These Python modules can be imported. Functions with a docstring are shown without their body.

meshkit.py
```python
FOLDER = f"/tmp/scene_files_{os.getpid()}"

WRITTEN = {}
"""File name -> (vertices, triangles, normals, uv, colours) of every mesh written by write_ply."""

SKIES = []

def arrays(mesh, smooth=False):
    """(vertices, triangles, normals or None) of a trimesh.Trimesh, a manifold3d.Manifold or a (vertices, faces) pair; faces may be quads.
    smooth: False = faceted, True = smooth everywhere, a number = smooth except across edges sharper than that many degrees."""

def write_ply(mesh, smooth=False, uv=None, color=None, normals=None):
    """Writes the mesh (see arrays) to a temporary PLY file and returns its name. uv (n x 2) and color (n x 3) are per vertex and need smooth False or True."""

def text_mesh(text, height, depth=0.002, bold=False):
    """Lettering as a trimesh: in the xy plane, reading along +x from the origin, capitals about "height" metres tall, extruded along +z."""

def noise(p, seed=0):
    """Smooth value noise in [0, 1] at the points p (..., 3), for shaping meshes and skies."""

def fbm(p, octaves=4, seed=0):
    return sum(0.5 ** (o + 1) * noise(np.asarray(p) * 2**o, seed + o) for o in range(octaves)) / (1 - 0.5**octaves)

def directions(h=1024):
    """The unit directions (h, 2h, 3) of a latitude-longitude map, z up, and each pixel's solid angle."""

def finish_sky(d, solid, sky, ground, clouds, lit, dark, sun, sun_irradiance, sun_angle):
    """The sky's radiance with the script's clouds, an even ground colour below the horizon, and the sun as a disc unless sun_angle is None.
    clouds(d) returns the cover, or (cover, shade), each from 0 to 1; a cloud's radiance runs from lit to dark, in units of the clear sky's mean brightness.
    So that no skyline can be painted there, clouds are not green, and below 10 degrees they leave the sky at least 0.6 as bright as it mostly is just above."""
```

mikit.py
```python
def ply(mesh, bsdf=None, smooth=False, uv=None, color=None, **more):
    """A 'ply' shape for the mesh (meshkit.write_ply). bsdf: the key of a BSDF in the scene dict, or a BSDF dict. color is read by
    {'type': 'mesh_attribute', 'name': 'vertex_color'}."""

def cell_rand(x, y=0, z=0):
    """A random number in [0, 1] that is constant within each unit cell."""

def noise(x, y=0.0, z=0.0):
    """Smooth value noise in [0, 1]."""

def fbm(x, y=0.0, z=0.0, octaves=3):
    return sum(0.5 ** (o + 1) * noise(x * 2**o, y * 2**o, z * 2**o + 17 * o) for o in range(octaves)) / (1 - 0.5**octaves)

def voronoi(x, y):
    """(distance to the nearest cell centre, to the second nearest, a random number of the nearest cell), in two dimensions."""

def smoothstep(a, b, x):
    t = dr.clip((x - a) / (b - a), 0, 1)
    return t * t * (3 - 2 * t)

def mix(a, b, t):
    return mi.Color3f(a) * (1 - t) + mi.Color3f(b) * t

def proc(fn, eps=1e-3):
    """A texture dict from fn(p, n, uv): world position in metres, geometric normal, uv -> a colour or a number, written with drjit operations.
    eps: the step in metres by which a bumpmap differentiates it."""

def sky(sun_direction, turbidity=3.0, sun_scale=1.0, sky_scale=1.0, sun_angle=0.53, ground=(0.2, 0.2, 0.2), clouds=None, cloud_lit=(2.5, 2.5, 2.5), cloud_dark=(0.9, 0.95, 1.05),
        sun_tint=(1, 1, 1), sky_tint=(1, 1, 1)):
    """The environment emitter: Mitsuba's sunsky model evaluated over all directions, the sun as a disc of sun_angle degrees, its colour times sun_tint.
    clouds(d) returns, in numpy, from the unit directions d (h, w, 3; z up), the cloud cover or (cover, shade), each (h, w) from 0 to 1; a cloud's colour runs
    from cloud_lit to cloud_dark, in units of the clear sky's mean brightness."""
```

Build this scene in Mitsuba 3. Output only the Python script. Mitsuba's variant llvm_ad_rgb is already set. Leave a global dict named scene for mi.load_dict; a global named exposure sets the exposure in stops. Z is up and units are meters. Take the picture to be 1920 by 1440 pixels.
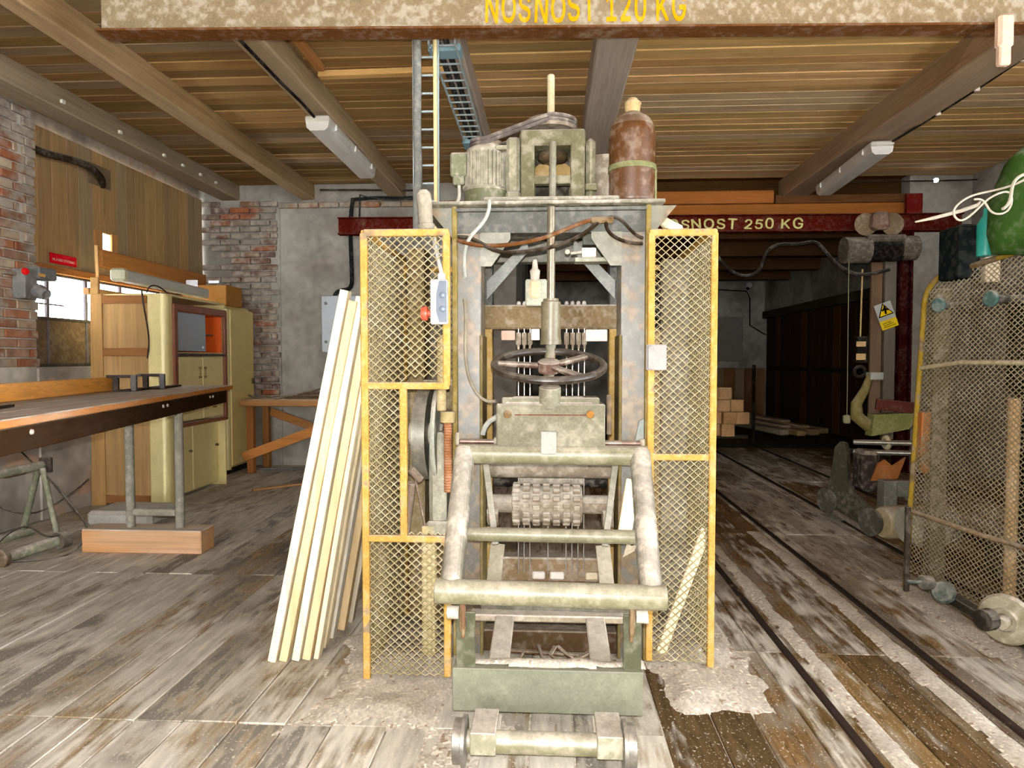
import math, random, numpy as np, trimesh, drjit as dr, mitsuba as mi, mikit, meshkit
import shapely.geometry as sg
from mikit import noise, fbm, cell_rand, smoothstep, mix

T = mi.ScalarTransform4f
scene, labels = {'type': 'scene'}, {}
rnd = random.Random(7)

# ---------------------------------------------------------------- camera, lights, exposure
scene['camera'] = {'type': 'perspective', 'fov': 74.17, 'fov_axis': 'x', 'near_clip': 0.05, 'far_clip': 200.0,
                   'to_world': T().look_at(origin=[0, 0, 1.35], target=[-0.056528, 0.997745, 1.313803], up=[0, 0, 1])}
# the camera's own flash, just above the lens
scene['flash'] = {'type': 'point', 'position': [0.0, 0.02, 1.42], 'intensity': {'type': 'rgb', 'value': [24.0, 23.7, 22.8]}}
# overcast daylight outside the openings
scene['daylight'] = {'type': 'constant', 'radiance': {'type': 'rgb', 'value': [9.5, 9.9, 10.2]}}
exposure = 0.75

# ---------------------------------------------------------------- materials
def unpack(v):
    v = dr.floor(v)
    r, g, b = dr.floor(v / 4096), dr.floor((v - dr.floor(v / 4096) * 4096) / 64), v - dr.floor(v / 64) * 64
    lin = lambda x: dr.power(dr.maximum(x / 63, 0.001), 2.2)
    return mi.Color3f(lin(r), lin(g), lin(b))

DUST = (0.38, 0.335, 0.275)
def paint_fn(p, n, uv):
    c = unpack(uv.x)
    w = dr.floor(uv.y)
    rust = dr.floor(w / 16); dust = (w - rust * 16) / 15; rust = rust / 15
    m = fbm(p.x * 11 + 3, p.y * 11, p.z * 7, octaves=4)
    s = fbm(p.x * 42, p.y * 42 + 9, p.z * 30, octaves=4)
    grit = noise(p.x * 150, p.y * 150, p.z * 120)
    c = c * (1.0 + dr.clip(0.2 + 1.3 * (dust + rust), 0, 1) * (0.5 * (m - 0.5) + 0.34 * (s - 0.5) + 0.26 * (grit - 0.5)))
    rc = mix((0.055, 0.031, 0.014), (0.185, 0.122, 0.055), s)
    c = mix(c, rc, smoothstep(1.0 - rust * 0.85, 1.12 - rust * 0.85, m * 0.8 + s * 0.35))
    top = smoothstep(0.15, 0.75, n.z + 0.5 * (m - 0.5))
    film = smoothstep(0.46, 0.64, 0.55 * s + 0.45 * m) * 0.5
    return mix(c, mi.Color3f(*DUST) * (0.62 + 0.5 * s + 0.25 * grit), dr.clip(dust * (top + film), 0, 0.97))

def wood_fn(p, n, uv):
    w = dr.floor(uv.y)
    col = dr.floor(w / 4); ax = w - col * 4
    c = unpack(col + 0.5)
    us = dr.floor(uv.x); seed = dr.floor(us / 8); dust = (us - seed * 8) / 7
    a = dr.select(ax < 0.5, p.x, dr.select(ax < 1.5, p.y, p.z))
    b = dr.select(ax < 0.5, p.y, p.x)
    d = dr.select(ax < 1.5, p.z, p.y)
    g = fbm(a * 1.6 + seed * 7.31, b * 26 + seed * 3.7, d * 26, octaves=3)
    st = noise(a * 2.5 + seed * 5.1, b * 110, d * 110)
    big = fbm(a * 0.9 + seed * 2.3, b * 4 + seed, d * 4, octaves=2)
    c = c * (0.62 + 0.5 * g + 0.35 * big) * (0.90 + 0.2 * st)
    c = mix(c, mi.Color3f(c.x * 0.5, c.y * 0.44, c.z * 0.38), smoothstep(0.60, 0.74, g) * 0.45)
    dm = smoothstep(0.25, 0.8, n.z + (g - 0.5)) * 0.85 + smoothstep(0.45, 0.8, big) * 0.5
    return mix(c, mi.Color3f(0.52, 0.475, 0.405) * (0.7 + 0.5 * g), dr.clip(dust * dm, 0, 0.95))

def floor_fn(p, n, uv):
    w = dr.floor(uv.y)
    col = dr.floor(w / 4)
    c = unpack(col + 0.5)
    us = dr.floor(uv.x); seed = dr.floor(us / 8); dust = (us - seed * 8) / 7
    g = fbm(p.y * 1.7 + seed * 7.31, p.x * 30 + seed * 3.7, 0.0, octaves=3)
    st = noise(p.y * 5 + seed * 5.1, p.x * 120, 0.0)
    c = c * (0.65 + 0.6 * g) * (0.82 + 0.36 * st)
    c = mix(c, c * 0.55, smoothstep(0.58, 0.7, g) * 0.6)
    big = fbm(p.x * 1.9 + 4.2, p.y * 0.9 + 1.7, 0.0, octaves=4)
    fine = fbm(p.x * 46, p.y * 6 + seed * 0.7, 3.0, octaves=4)
    blot = fbm(p.x * 11 + 3, p.y * 7, 9.0, octaves=4)
    soot = smoothstep(0.47, 0.60, fbm(p.x * 2.6 + 11.7 + seed * 0.05, p.y * 1.0 + 5.3, 7.0, octaves=3)) * smoothstep(0.36, 0.60, 0.5 * fine + 0.5 * blot)
    c = mix(c, (0.055, 0.048, 0.038), soot * 0.85 * dr.select(p.x < 0.2, smoothstep(-3.8, -2.2, p.x), 0.3))
    dm = smoothstep(1.02 - dust * 0.75, 1.34 - dust * 0.75, big * 0.5 + fine * 0.42 + blot * 0.5)
    c = mix(c, c * 0.55, smoothstep(0.70, 0.82, noise(p.x * 85, p.y * 24, 2.0)) * 0.6)
    speck = smoothstep(0.84, 0.90, noise(p.x * 190, p.y * 150, seed))
    dcol = mix((0.33, 0.295, 0.235), (0.58, 0.54, 0.46), 0.6 * fbm(p.x * 3 + 8, p.y * 1.4, 1.0, octaves=3) + 0.4 * blot) * (0.62 + 0.76 * fine)
    c = mix(c, dcol, dr.clip(dm * (1.0 - 0.75 * soot), 0, 0.93))
    return mix(c, (0.66, 0.59, 0.49), speck * 0.5)

def plaster_fn(p, n, uv):
    a = p.x + p.y
    m = fbm(a * 1.4, p.z * 1.6, p.y * 0.4, octaves=4)
    s = fbm(a * 14 + 3, p.z * 14, p.y * 6, octaves=3)
    c = mix((0.17, 0.15, 0.125), (0.33, 0.305, 0.26), smoothstep(0.3, 0.7, m))
    c = mix(c, (0.36, 0.18, 0.105), smoothstep(0.60, 0.70, fbm(a * 3.1 + 9, p.z * 6 + 2, p.y, octaves=3)) * 0.45 * uv.x)
    return c * (0.72 + 0.55 * s) * (1.0 + uv.y)

def brick_fn(p, n, uv):
    c = unpack(uv.x)
    m = fbm(p.y * 16 + p.x * 16, p.z * 18, 2.0, octaves=3)
    q = fbm(p.y * 3.3 + p.x * 3.3, p.z * 3.1, 5.0, octaves=3)
    c = c * (0.65 + 0.7 * m)
    return mix(c, mi.Color3f(0.27, 0.235, 0.19) * (0.5 + 1.0 * m), dr.clip(smoothstep(0.36, 0.60, q * 0.7 + m * 0.35), 0, 0.92))

def dust_fn(p, n, uv):
    m = fbm(p.x * 7, p.y * 7, p.z * 7, octaves=3)
    s = noise(p.x * 140, p.y * 110, p.z * 90)
    k = noise(p.x * 55 + 7, p.y * 45, p.z * 40)
    c = mix((0.36, 0.31, 0.25), (0.56, 0.50, 0.41), m) * (0.68 + 0.55 * s)
    f = noise(p.x * 70 + 31, p.y * 90, p.z * 50)
    c = mix(c, (0.80, 0.73, 0.60), smoothstep(0.72, 0.82, f) * 0.6)
    return mix(c, (0.20, 0.12, 0.07), smoothstep(0.80, 0.88, k) * 0.7)

tex = {k: mikit.proc(f) for k, f in dict(paint=paint_fn, wood=wood_fn, floor=floor_fn, plaster=plaster_fn, brick=brick_fn, dust=dust_fn).items()}
two = lambda b: {'type': 'twosided', 'nested': b}
scene['mat_paint'] = two({'type': 'principled', 'base_color': tex['paint'], 'roughness': 0.42, 'specular': 0.5})
scene['mat_matte'] = two({'type': 'diffuse', 'reflectance': tex['paint']})
scene['mat_steel'] = two({'type': 'principled', 'base_color': tex['paint'], 'roughness': 0.38, 'metallic': 0.55, 'specular': 0.5})
scene['mat_wood'] = two({'type': 'diffuse', 'reflectance': tex['wood']})
scene['mat_floor'] = two({'type': 'diffuse', 'reflectance': tex['floor']})
scene['mat_plaster'] = two({'type': 'diffuse', 'reflectance': tex['plaster']})
scene['mat_brick'] = two({'type': 'diffuse', 'reflectance': tex['brick']})
scene['mat_dust'] = two({'type': 'diffuse', 'reflectance': tex['dust']})
scene['mat_glass'] = {'type': 'thindielectric', 'int_ior': 1.5}
scene['mat_frost'] = two({'type': 'principled', 'base_color': {'type': 'rgb', 'value': [0.22, 0.23, 0.25]}, 'roughness': 0.25, 'specular': 0.6})
scene['mat_plastic'] = {'type': 'thindielectric', 'int_ior': 1.35}

def pack(rgb):
    r, g, b = (int(round(min(x, 255) / 255 * 63)) for x in rgb)
    return r * 4096 + g * 64 + b
def P(rgb, dust=0.0, rust=0.0, bs='matte'):
    return ('mat_' + bs, pack(rgb) + 0.5, int(round(rust * 15)) * 16 + int(round(dust * 15)) + 0.5)
def W(rgb, axis='y', dust=0.0, bs='wood'):
    return ('mat_' + bs, rnd.randrange(600) * 8 + int(round(dust * 7)) + 0.5, pack(rgb) * 4 + 'xyz'.index(axis) + 0.5)
PLASTER, PLASTER_BARE, SAWDUST = ('mat_plaster', 1.0, 0.55), ('mat_plaster', 0.15, 0.0), ('mat_dust', 0.0, 0.0)
def BRICK(rgb): return ('mat_brick', pack(rgb) + 0.5, 0.5)

OLIVE = (100, 98, 79); OLIVE2 = (104, 103, 83); STEEL = (128, 122, 112); DARK = (44, 40, 36); YEL = (164, 131, 68)
GRN = lambda d=0.5, r=0.25, bs='paint': P(OLIVE, d, r, bs)

# ---------------------------------------------------------------- mesh helpers: all return (vertices, triangles)
def join(ms):
    v, f, k = [], [], 0
    for a, b in ms:
        v.append(np.asarray(a, float)); f.append(np.asarray(b, int) + k); k += len(a)
    return np.vstack(v), np.vstack(f)

def _bevel_topology():
    v = []
    for s in np.ndindex(2, 2, 2):
        for k in range(3):
            q = [2.0 * c - 1 for c in s]
            v.append([q[i] * (1.0 if i == k else 0.8) for i in range(3)])
    h = trimesh.convex.convex_hull(np.array(v))
    from scipy.spatial import cKDTree
    idx = cKDTree(np.array(v)).query(h.vertices)[1]
    return idx[h.faces]
BEV = _bevel_topology()
def cbox(sx, sy, sz, b=0.004):
    h = np.array([sx, sy, sz]) / 2
    b = min(b, 0.45 * h.min() * 2)
    if b <= 0.0005:
        m = trimesh.creation.box((sx, sy, sz)); return np.array(m.vertices), np.array(m.faces)
    v = []
    for s in np.ndindex(2, 2, 2):
        for k in range(3):
            v.append([(2 * s[i] - 1) * (h[i] - (0 if i == k else b)) for i in range(3)])
    return np.array(v), BEV
def box(x0, x1, y0, y1, z0, z1, b=0.004):
    x0, x1 = sorted((x0, x1)); y0, y1 = sorted((y0, y1)); z0, z1 = sorted((z0, z1))
    v, f = cbox(x1 - x0, y1 - y0, z1 - z0, b)
    return v + [(x0 + x1) / 2, (y0 + y1) / 2, (z0 + z1) / 2], f
def frame(p0, p1, up=(0, 0, 1)):
    p0, p1 = np.array(p0, float), np.array(p1, float)
    d = p1 - p0; L = np.linalg.norm(d); d /= L
    up = np.array(up, float)
    if abs(d @ up) > 0.98: up = np.array([0, 1.0, 0])
    s = np.cross(d, up); s /= np.linalg.norm(s); u = np.cross(s, d)
    return d, s, u, L
def bar(p0, p1, w, h, up=(0, 0, 1), b=0.003):
    """A bevelled bar from p0 to p1, w wide sideways and h tall along up."""
    d, s, u, L = frame(p0, p1, up)
    v, f = cbox(L, w, h, b)
    return v @ np.array([d, s, u]) + (np.array(p0, float) + np.array(p1, float)) / 2, f[:, ::-1]
def lathe(prof, p0, axis=(0, 0, 1), n=28):
    """A profile of (radius, height) turned around the axis through p0."""
    a = np.array(axis, float); a /= np.linalg.norm(a)
    t = np.array([1.0, 0, 0]) if abs(a[0]) < 0.9 else np.array([0, 1.0, 0])
    e1 = np.cross(a, t); e1 /= np.linalg.norm(e1); e2 = np.cross(a, e1)
    ang = np.arange(n) * 2 * np.pi / n
    ring = np.cos(ang)[:, None] * e1 + np.sin(ang)[:, None] * e2
    v, f = [], []
    for r, h in prof: v.append(np.array(p0) + a * h + ring * max(r, 1e-5))
    for i in range(len(prof) - 1):
        for j in range(n):
            k = (j + 1) % n
            f += [[i * n + j, i * n + k, (i + 1) * n + k], [i * n + j, (i + 1) * n + k, (i + 1) * n + j]]
    return np.vstack(v), np.array(f)
def cyl(p0, p1, r, n=20, r1=None, b=0.003):
    r1 = r if r1 is None else r1
    d = np.array(p1, float) - np.array(p0, float); L = np.linalg.norm(d); b = min(b, L / 3, r / 3)
    return lathe([(0, 0), (r - b, 0), (r, b), (r1, L - b), (r1 - b, L), (0, L)], p0, d, n)
def tube(pts, r, n=8, smooth=0):
    p = np.array(pts, float)
    if smooth:
        from scipy.interpolate import CubicSpline
        t = np.concatenate([[0], np.cumsum(np.linalg.norm(np.diff(p, axis=0), axis=1))])
        p = CubicSpline(t, p)(np.linspace(0, t[-1], smooth))
    t = np.gradient(p, axis=0); t /= np.linalg.norm(t, axis=1, keepdims=True) + 1e-12
    u = np.cross(t[0], [0, 0, 1.0] if abs(t[0][2]) < 0.9 else [1.0, 0, 0]); u /= np.linalg.norm(u)
    v, f = [], []
    ang = np.arange(n) * 2 * np.pi / n
    R = np.broadcast_to(r, (len(p),))
    for i in range(len(p)):
        u = u - (u @ t[i]) * t[i]; u /= np.linalg.norm(u); w = np.cross(t[i], u)
        v.append(p[i] + R[i] * (np.cos(ang)[:, None] * u + np.sin(ang)[:, None] * w))
    for i in range(len(p) - 1):
        for j in range(n):
            k = (j + 1) % n
            f += [[i * n + j, i * n + k, (i + 1) * n + k], [i * n + j, (i + 1) * n + k, (i + 1) * n + j]]
    m = len(p) * n
    v += [p[:1], p[-1:]]
    for j in range(n):
        k = (j + 1) % n
        f += [[m, k, j], [m + 1, (len(p) - 1) * n + j, (len(p) - 1) * n + k]]
    return np.vstack(v), np.array(f)
def prism(poly, o, ex, ey, depth):
    """A polygon (in metres along ex and ey from o) extruded by depth along ex x ey."""
    pg = poly if hasattr(poly, 'geom_type') else sg.Polygon(poly)
    m = trimesh.creation.extrude_polygon(pg, abs(depth), engine='earcut')
    v = np.array(m.vertices); v[:, 2] += min(depth, 0)
    ex, ey = np.array(ex, float), np.array(ey, float)
    return v @ np.array([ex, ey, np.cross(ex, ey)]) + np.array(o, float), np.array(m.faces)
def moved(m, R=None, t=(0, 0, 0), about=(0, 0, 0)):
    v = np.array(m[0]) - about
    if R is not None: v = v @ np.asarray(R).T
    return v + about + np.array(t), m[1]
def rot(axis, deg):
    return trimesh.transformations.rotation_matrix(math.radians(deg), axis)[:3, :3]
def torus(c, R, r, n=40, m=10, axis=(0, 0, 1)):
    prof = [(R + r * math.cos(k * 2 * math.pi / m), r * math.sin(k * 2 * math.pi / m)) for k in range(m + 1)]
    return lathe(prof, c, axis, n)
def lump(m, amp, freq, seed=0):
    v = np.array(m[0]); c = v.mean(0)
    d = v - c; d /= np.linalg.norm(d, axis=1, keepdims=True) + 1e-9
    return v + d * ((meshkit.fbm(v * freq, 3, seed) - 0.5) * 2 * amp)[:, None], m[1]
def expanded(o, ex, ez, w, h, cw, ch, sw=0.0042, st=0.003, keep=None):
    """A sheet of expanded metal: zigzag strands that meet at the knots. ex, ez: unit axes of the sheet from corner o."""
    o, ex, ez = (np.array(a, float) for a in (o, ex, ez)); en = np.cross(ex, ez)
    nx, nz = int(w / (cw / 2)), int(h / (ch / 2))
    V, F, k0 = [], [], 0
    for j in range(nz + 1):
        k = np.arange(nx + 1)
        x, z = k * (w / nx), j * (h / nz) + np.where((k + j) % 2 == 0, 1, -1) * ch / 4
        z = np.clip(z, 0, h)
        ok = np.ones(len(k), bool) if keep is None else np.array([keep(a, b) for a, b in zip(x, z)])
        c = o + x[:, None] * ex + z[:, None] * ez
        ring = np.stack([c + ez * sw / 2 * a + en * st / 2 * b for a, b in ((1, 1), (-1, 1), (-1, -1), (1, -1))], 1)
        V.append(ring.reshape(-1, 3))
        for i in range(nx):
            if not (ok[i] and ok[i + 1]): continue
            a, b = k0 + i * 4, k0 + i * 4 + 4
            for s in range(4):
                t = (s + 1) % 4
                F += [[a + s, b + s, b + t], [a + s, b + t, a + t]]
        k0 += len(k) * 4
    return np.vstack(V), np.array(F)
def mound(x0, x1, y0, y1, hgt, step=0.02, seed=1, z0=0.0, keep=None):
    """A low heap of sawdust with a ragged outline."""
    xs, ys = np.arange(x0, x1, step), np.arange(y0, y1, step)
    X, Y = np.meshgrid(xs, ys, indexing='ij')
    p = np.stack([X * 9, Y * 6, 0 * X], -1)
    e = np.minimum.reduce([X - x0, x1 - X, Y - y0, y1 - Y]) / (0.35 * min(x1 - x0, y1 - y0))
    hh = np.clip(e, 0, 1) * 0.9 + meshkit.fbm(p, 4, seed) * 0.9 - 0.75
    if keep is not None: hh = np.where(keep(X, Y), hh, -1)
    Zv = z0 + hgt * np.clip(hh, -0.05, 1.2) + 0.0015 * meshkit.noise(p * 9, seed + 3)
    idx = np.arange(X.size).reshape(X.shape)
    f = []
    for i in range(len(xs) - 1):
        for j in range(len(ys) - 1):
            if min(hh[i, j], hh[i + 1, j], hh[i, j + 1], hh[i + 1, j + 1]) > -0.04:
                a, b, c, d = idx[i, j], idx[i + 1, j], idx[i + 1, j + 1], idx[i, j + 1]
                f += [[a, b, c], [a, c, d]]
    return np.stack([X.ravel(), Y.ravel(), Zv.ravel()], -1), np.array(f)

# ---------------------------------------------------------------- scene entries
def fresh(key):
    if key not in scene and key not in labels: return key
    k = 1
    while f'{key}_{k:03d}' in scene or f'{key}_{k:03d}' in labels: k += 1
    return f'{key}_{k:03d}'
def put(key, mesh, mat, smooth=False):
    if isinstance(mesh, list): mesh = join(mesh)
    v, f, n = meshkit.arrays((mesh[0], mesh[1]), smooth)
    uv = np.tile([mat[1], mat[2]], (len(v), 1))
    path = meshkit.write_ply((v, f), False, uv=uv, normals=n)
    scene[key] = {'type': 'ply', 'filename': path, 'face_normals': n is None, 'bsdf': {'type': 'ref', 'id': mat[0]}}
    return key
def struct(name, mesh, mat, smooth=False):
    key = fresh(name); put(key, mesh, mat, smooth); labels[key] = {'kind': 'structure'}; return key
def tag(key, label, cat, group=None, kind=None):
    labels[key] = {'label': label, 'category': cat}
    if group: labels[key]['group'] = group
    if kind: labels[key]['kind'] = kind
    return key
def thing(name, label, cat, group=None):
    return tag(fresh(name), label, cat, group)
def single(name, label, cat, mesh, mat, smooth=False, group=None, kind=None):
    key = fresh(name); put(key, mesh, mat, smooth); return tag(key, label, cat, group, kind)
def part(parent, name, mesh, mat, smooth=False, label=None, kind=None):
    key = put(fresh(parent + '__' + name), mesh, mat, smooth)
    if label or kind: labels[key] = {**({'label': label} if label else {}), **({'kind': kind} if kind else {})}
    return key

# ================================================================ THE SETTING
# floor: a base of packed sawdust with planks laid on it one by one
struct('floor', box(-4.6, 5.3, -7.2, 18.0, -0.25, -0.012, 0), SAWDUST)
def plank(x0, x1, y0, y1, rgb, dust, dz=0.0):
    part('floor', 'plank', box(x0, x1, y0, y1, -0.04, dz, 0.003), W(rgb, 'y', dust, 'floor'))
gaps = [-4.25]
while gaps[-1] < 4.9: gaps.append(gaps[-1] + rnd.uniform(0.15, 0.21))
gaps[-1] = 5.0
for i in range(len(gaps) - 1):
    a, b = gaps[i], gaps[i + 1]
    left = b < 0.45
    cuts = [1.5] + ([2.41, 4.1, 6.1, 8.0] if left else [3.14, 5.3, 7.6])
    if rnd.random() < 0.3: cuts.pop(rnd.randrange(1, len(cuts)))
    cuts.append(10.5)
    for y0, y1 in zip(cuts[:-1], cuts[1:]):
        if left:
            rgb, dust = rnd.choice([(150, 134, 112), (140, 124, 102), (130, 112, 88), (146, 126, 98)]), rnd.uniform(0.7, 0.95)
            if a < -2.2: dust = 0.97
        else:
            rgb, dust = rnd.choice([(114, 90, 60), (102, 79, 52), (122, 97, 65), (92, 71, 47)]), rnd.uniform(0.48, 0.66)
            if 1.68 < b < 2.6: dust = 0.72
            if 0.5 < (a + b) / 2 < 0.82 and y1 < 3.3: rgb, dust = (84, 68, 50), 0.15
        plank(a + 0.003, b - 0.003, y0 + 0.002, y1 - 0.002, rgb, dust, rnd.uniform(-0.003, 0.003))
for i in range(12):
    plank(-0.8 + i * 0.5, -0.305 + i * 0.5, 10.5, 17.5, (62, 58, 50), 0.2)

# steel rails let into the floor
for k, (x, y1) in enumerate(((1.085, 10.0), (1.70, 14.0), (2.44, 15.0), (3.18, 15.0))):
    single('floor_rail', ['flat dark steel rail in the floor nearest the frame saw', 'second dark floor rail from the frame saw',
                          'dark floor rail under the wheels of the small trolley', 'dark floor rail farthest right, leading to the timber piles'][k],
           'rail', [box(x - 0.017, x + 0.017, 1.5, y1, -0.02, 0.012, 0.004), box(x - 0.028, x - 0.020, 1.5, y1, -0.02, -0.004, 0.001)], P((52, 46, 40), 0.0, 0.3))

# ceiling: boards across the room, timber beams along it
struct('ceiling', box(-4.6, 5.3, -7.2, 9.0, 3.56, 3.7, 0), W((90, 60, 36), 'x'))
y = 3.2
while y < 8.4:
    w = rnd.uniform(0.12, 0.165)
    xs = [-4.3, rnd.choice([-1.9, -1.88, -3.03]), rnd.choice([0.42, -0.66]), 5.0]
    for x0, x1 in zip(xs[:-1], xs[1:]):
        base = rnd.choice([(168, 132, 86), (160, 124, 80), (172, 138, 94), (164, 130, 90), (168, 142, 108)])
        lit_tone = .74 if x1 < -1.5 else (.92 if x1 < .6 else 1.12)        # warm light at the right painted in: boards darken towards the left wall
        base = tuple(c * lit_tone for c in base)
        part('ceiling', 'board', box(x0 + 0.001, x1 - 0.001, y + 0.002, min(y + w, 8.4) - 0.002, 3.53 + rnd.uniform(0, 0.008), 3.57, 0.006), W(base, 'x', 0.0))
    y += w
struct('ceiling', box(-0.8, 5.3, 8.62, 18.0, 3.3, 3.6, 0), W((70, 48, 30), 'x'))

def timber(y0, y1, x0, x1, z0, z1, label, rgb, wob=0.006, seed=0):
    n = 24
    ys = np.linspace(y0, y1, n)
    sec = np.array([[x0 + .012, z0], [x1 - .012, z0], [x1, z0 + .012], [x1, z1], [x0, z1], [x0, z0 + .012]])
    v = np.vstack([np.column_stack([sec[:, 0], np.full(6, yy), sec[:, 1]]) for yy in ys])
    v[:, [0, 2]] += (meshkit.noise(v * [9, 2.2, 9], seed)[:, None] - 0.5) * [2 * wob, wob]
    f = []
    for i in range(n - 1):
        for j in range(6):
            k = (j + 1) % 6
            f += [[i * 6 + j, i * 6 + k, (i + 1) * 6 + k], [i * 6 + j, (i + 1) * 6 + k, (i + 1) * 6 + j]]
    f += [[0, 5 - j, 4 - j] for j in range(4)] + [[(n - 1) * 6, (n - 1) * 6 + j + 1, (n - 1) * 6 + j + 2] for j in range(4)]
    return single('ceiling_beam', label, 'beam', (v, np.array(f)), W(rgb, 'y', 0.1))
timber(1.0, 8.42, -4.17, -3.92, 3.355, 3.54, 'timber wall plate under the ceiling along the plank-clad left wall', (134, 118, 92), 0.006, 1)
timber(1.0, 8.5, -3.12, -2.96, 3.35, 3.54, 'long bare ceiling beam between the left wall and the left strip light', (150, 122, 86), 0.008, 2)
timber(1.0, 8.5, -2.0, -1.80, 3.35, 3.54, 'ceiling beam that carries the left strip light and a black cable', (150, 126, 94), 0.008, 3)
timber(1.0, 8.5, -0.74, -0.58, 3.35, 3.54, 'grey ceiling beam beside the wire cable ladder', (146, 130, 114), 0.007, 4)
timber(1.0, 8.5, 0.285, 0.545, 3.33, 3.54, 'broad grey ceiling beam above the gas cylinder', (154, 136, 120), 0.010, 5)
timber(1.0, 8.6, 2.80, 3.12, 3.33, 3.54, 'wide rough ceiling beam above the right strip light', (140, 114, 84), 0.012, 6)

# left wall: brick pier, plastered lower wall, plank cladding with a window in the recess
struct('wall_left', [box(-4.75, -4.27, -7.0, 5.41, 0.0, 3.56, 0), box(-4.75, -4.25, 5.41, 8.45, 0.0, 1.275, 0), box(-4.75, -4.27, 5.41, 8.45, 1.275, 1.285, 0),
                      box(-4.75, -4.45, 5.41, 8.45, 3.35, 3.56, 0)], PLASTER)
BR = [(150, 92, 66), (160, 108, 82), (144, 112, 92), (162, 136, 114), (176, 152, 128), (138, 88, 66)]
z = 1.29
row = 0
while z < 3.36:
    y = 4.42 + (0.13 if row % 2 else 0.0)
    end = 5.40 + rnd.uniform(-0.02, 0.035)
    while y < end - 0.05:
        y1 = min(y + 0.245, end)
        if end - y1 < 0.08: y1 = end
        hole = (row % 3 == 1) and z > 2.3 and y < 5.28 < y1
        if hole: y1 = 5.24
        d = 0.0 if rnd.random() < 0.7 else rnd.uniform(-0.008, 0.004)
        if y1 - y > 0.04: part('wall_left', 'brick', box(-4.36, -4.246 + d, y, y1, z, z + 0.066, 0.006), BRICK(rnd.choice(BR)))
        y = 5.30 if hole else y1 + 0.012
    z += 0.078; row += 1
for yy, zz, w, h in ((4.95, 0.8, .24, .07), (5.3, 0.62, .25, .065), (5.02, .42, .22, .07), (5.62, 0.98, .2, .06)):
    part('wall_left', 'brick', box(-4.3, -4.243, yy, yy + w, zz, zz + h, 0.01), BRICK((156, 92, 64)))

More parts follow.
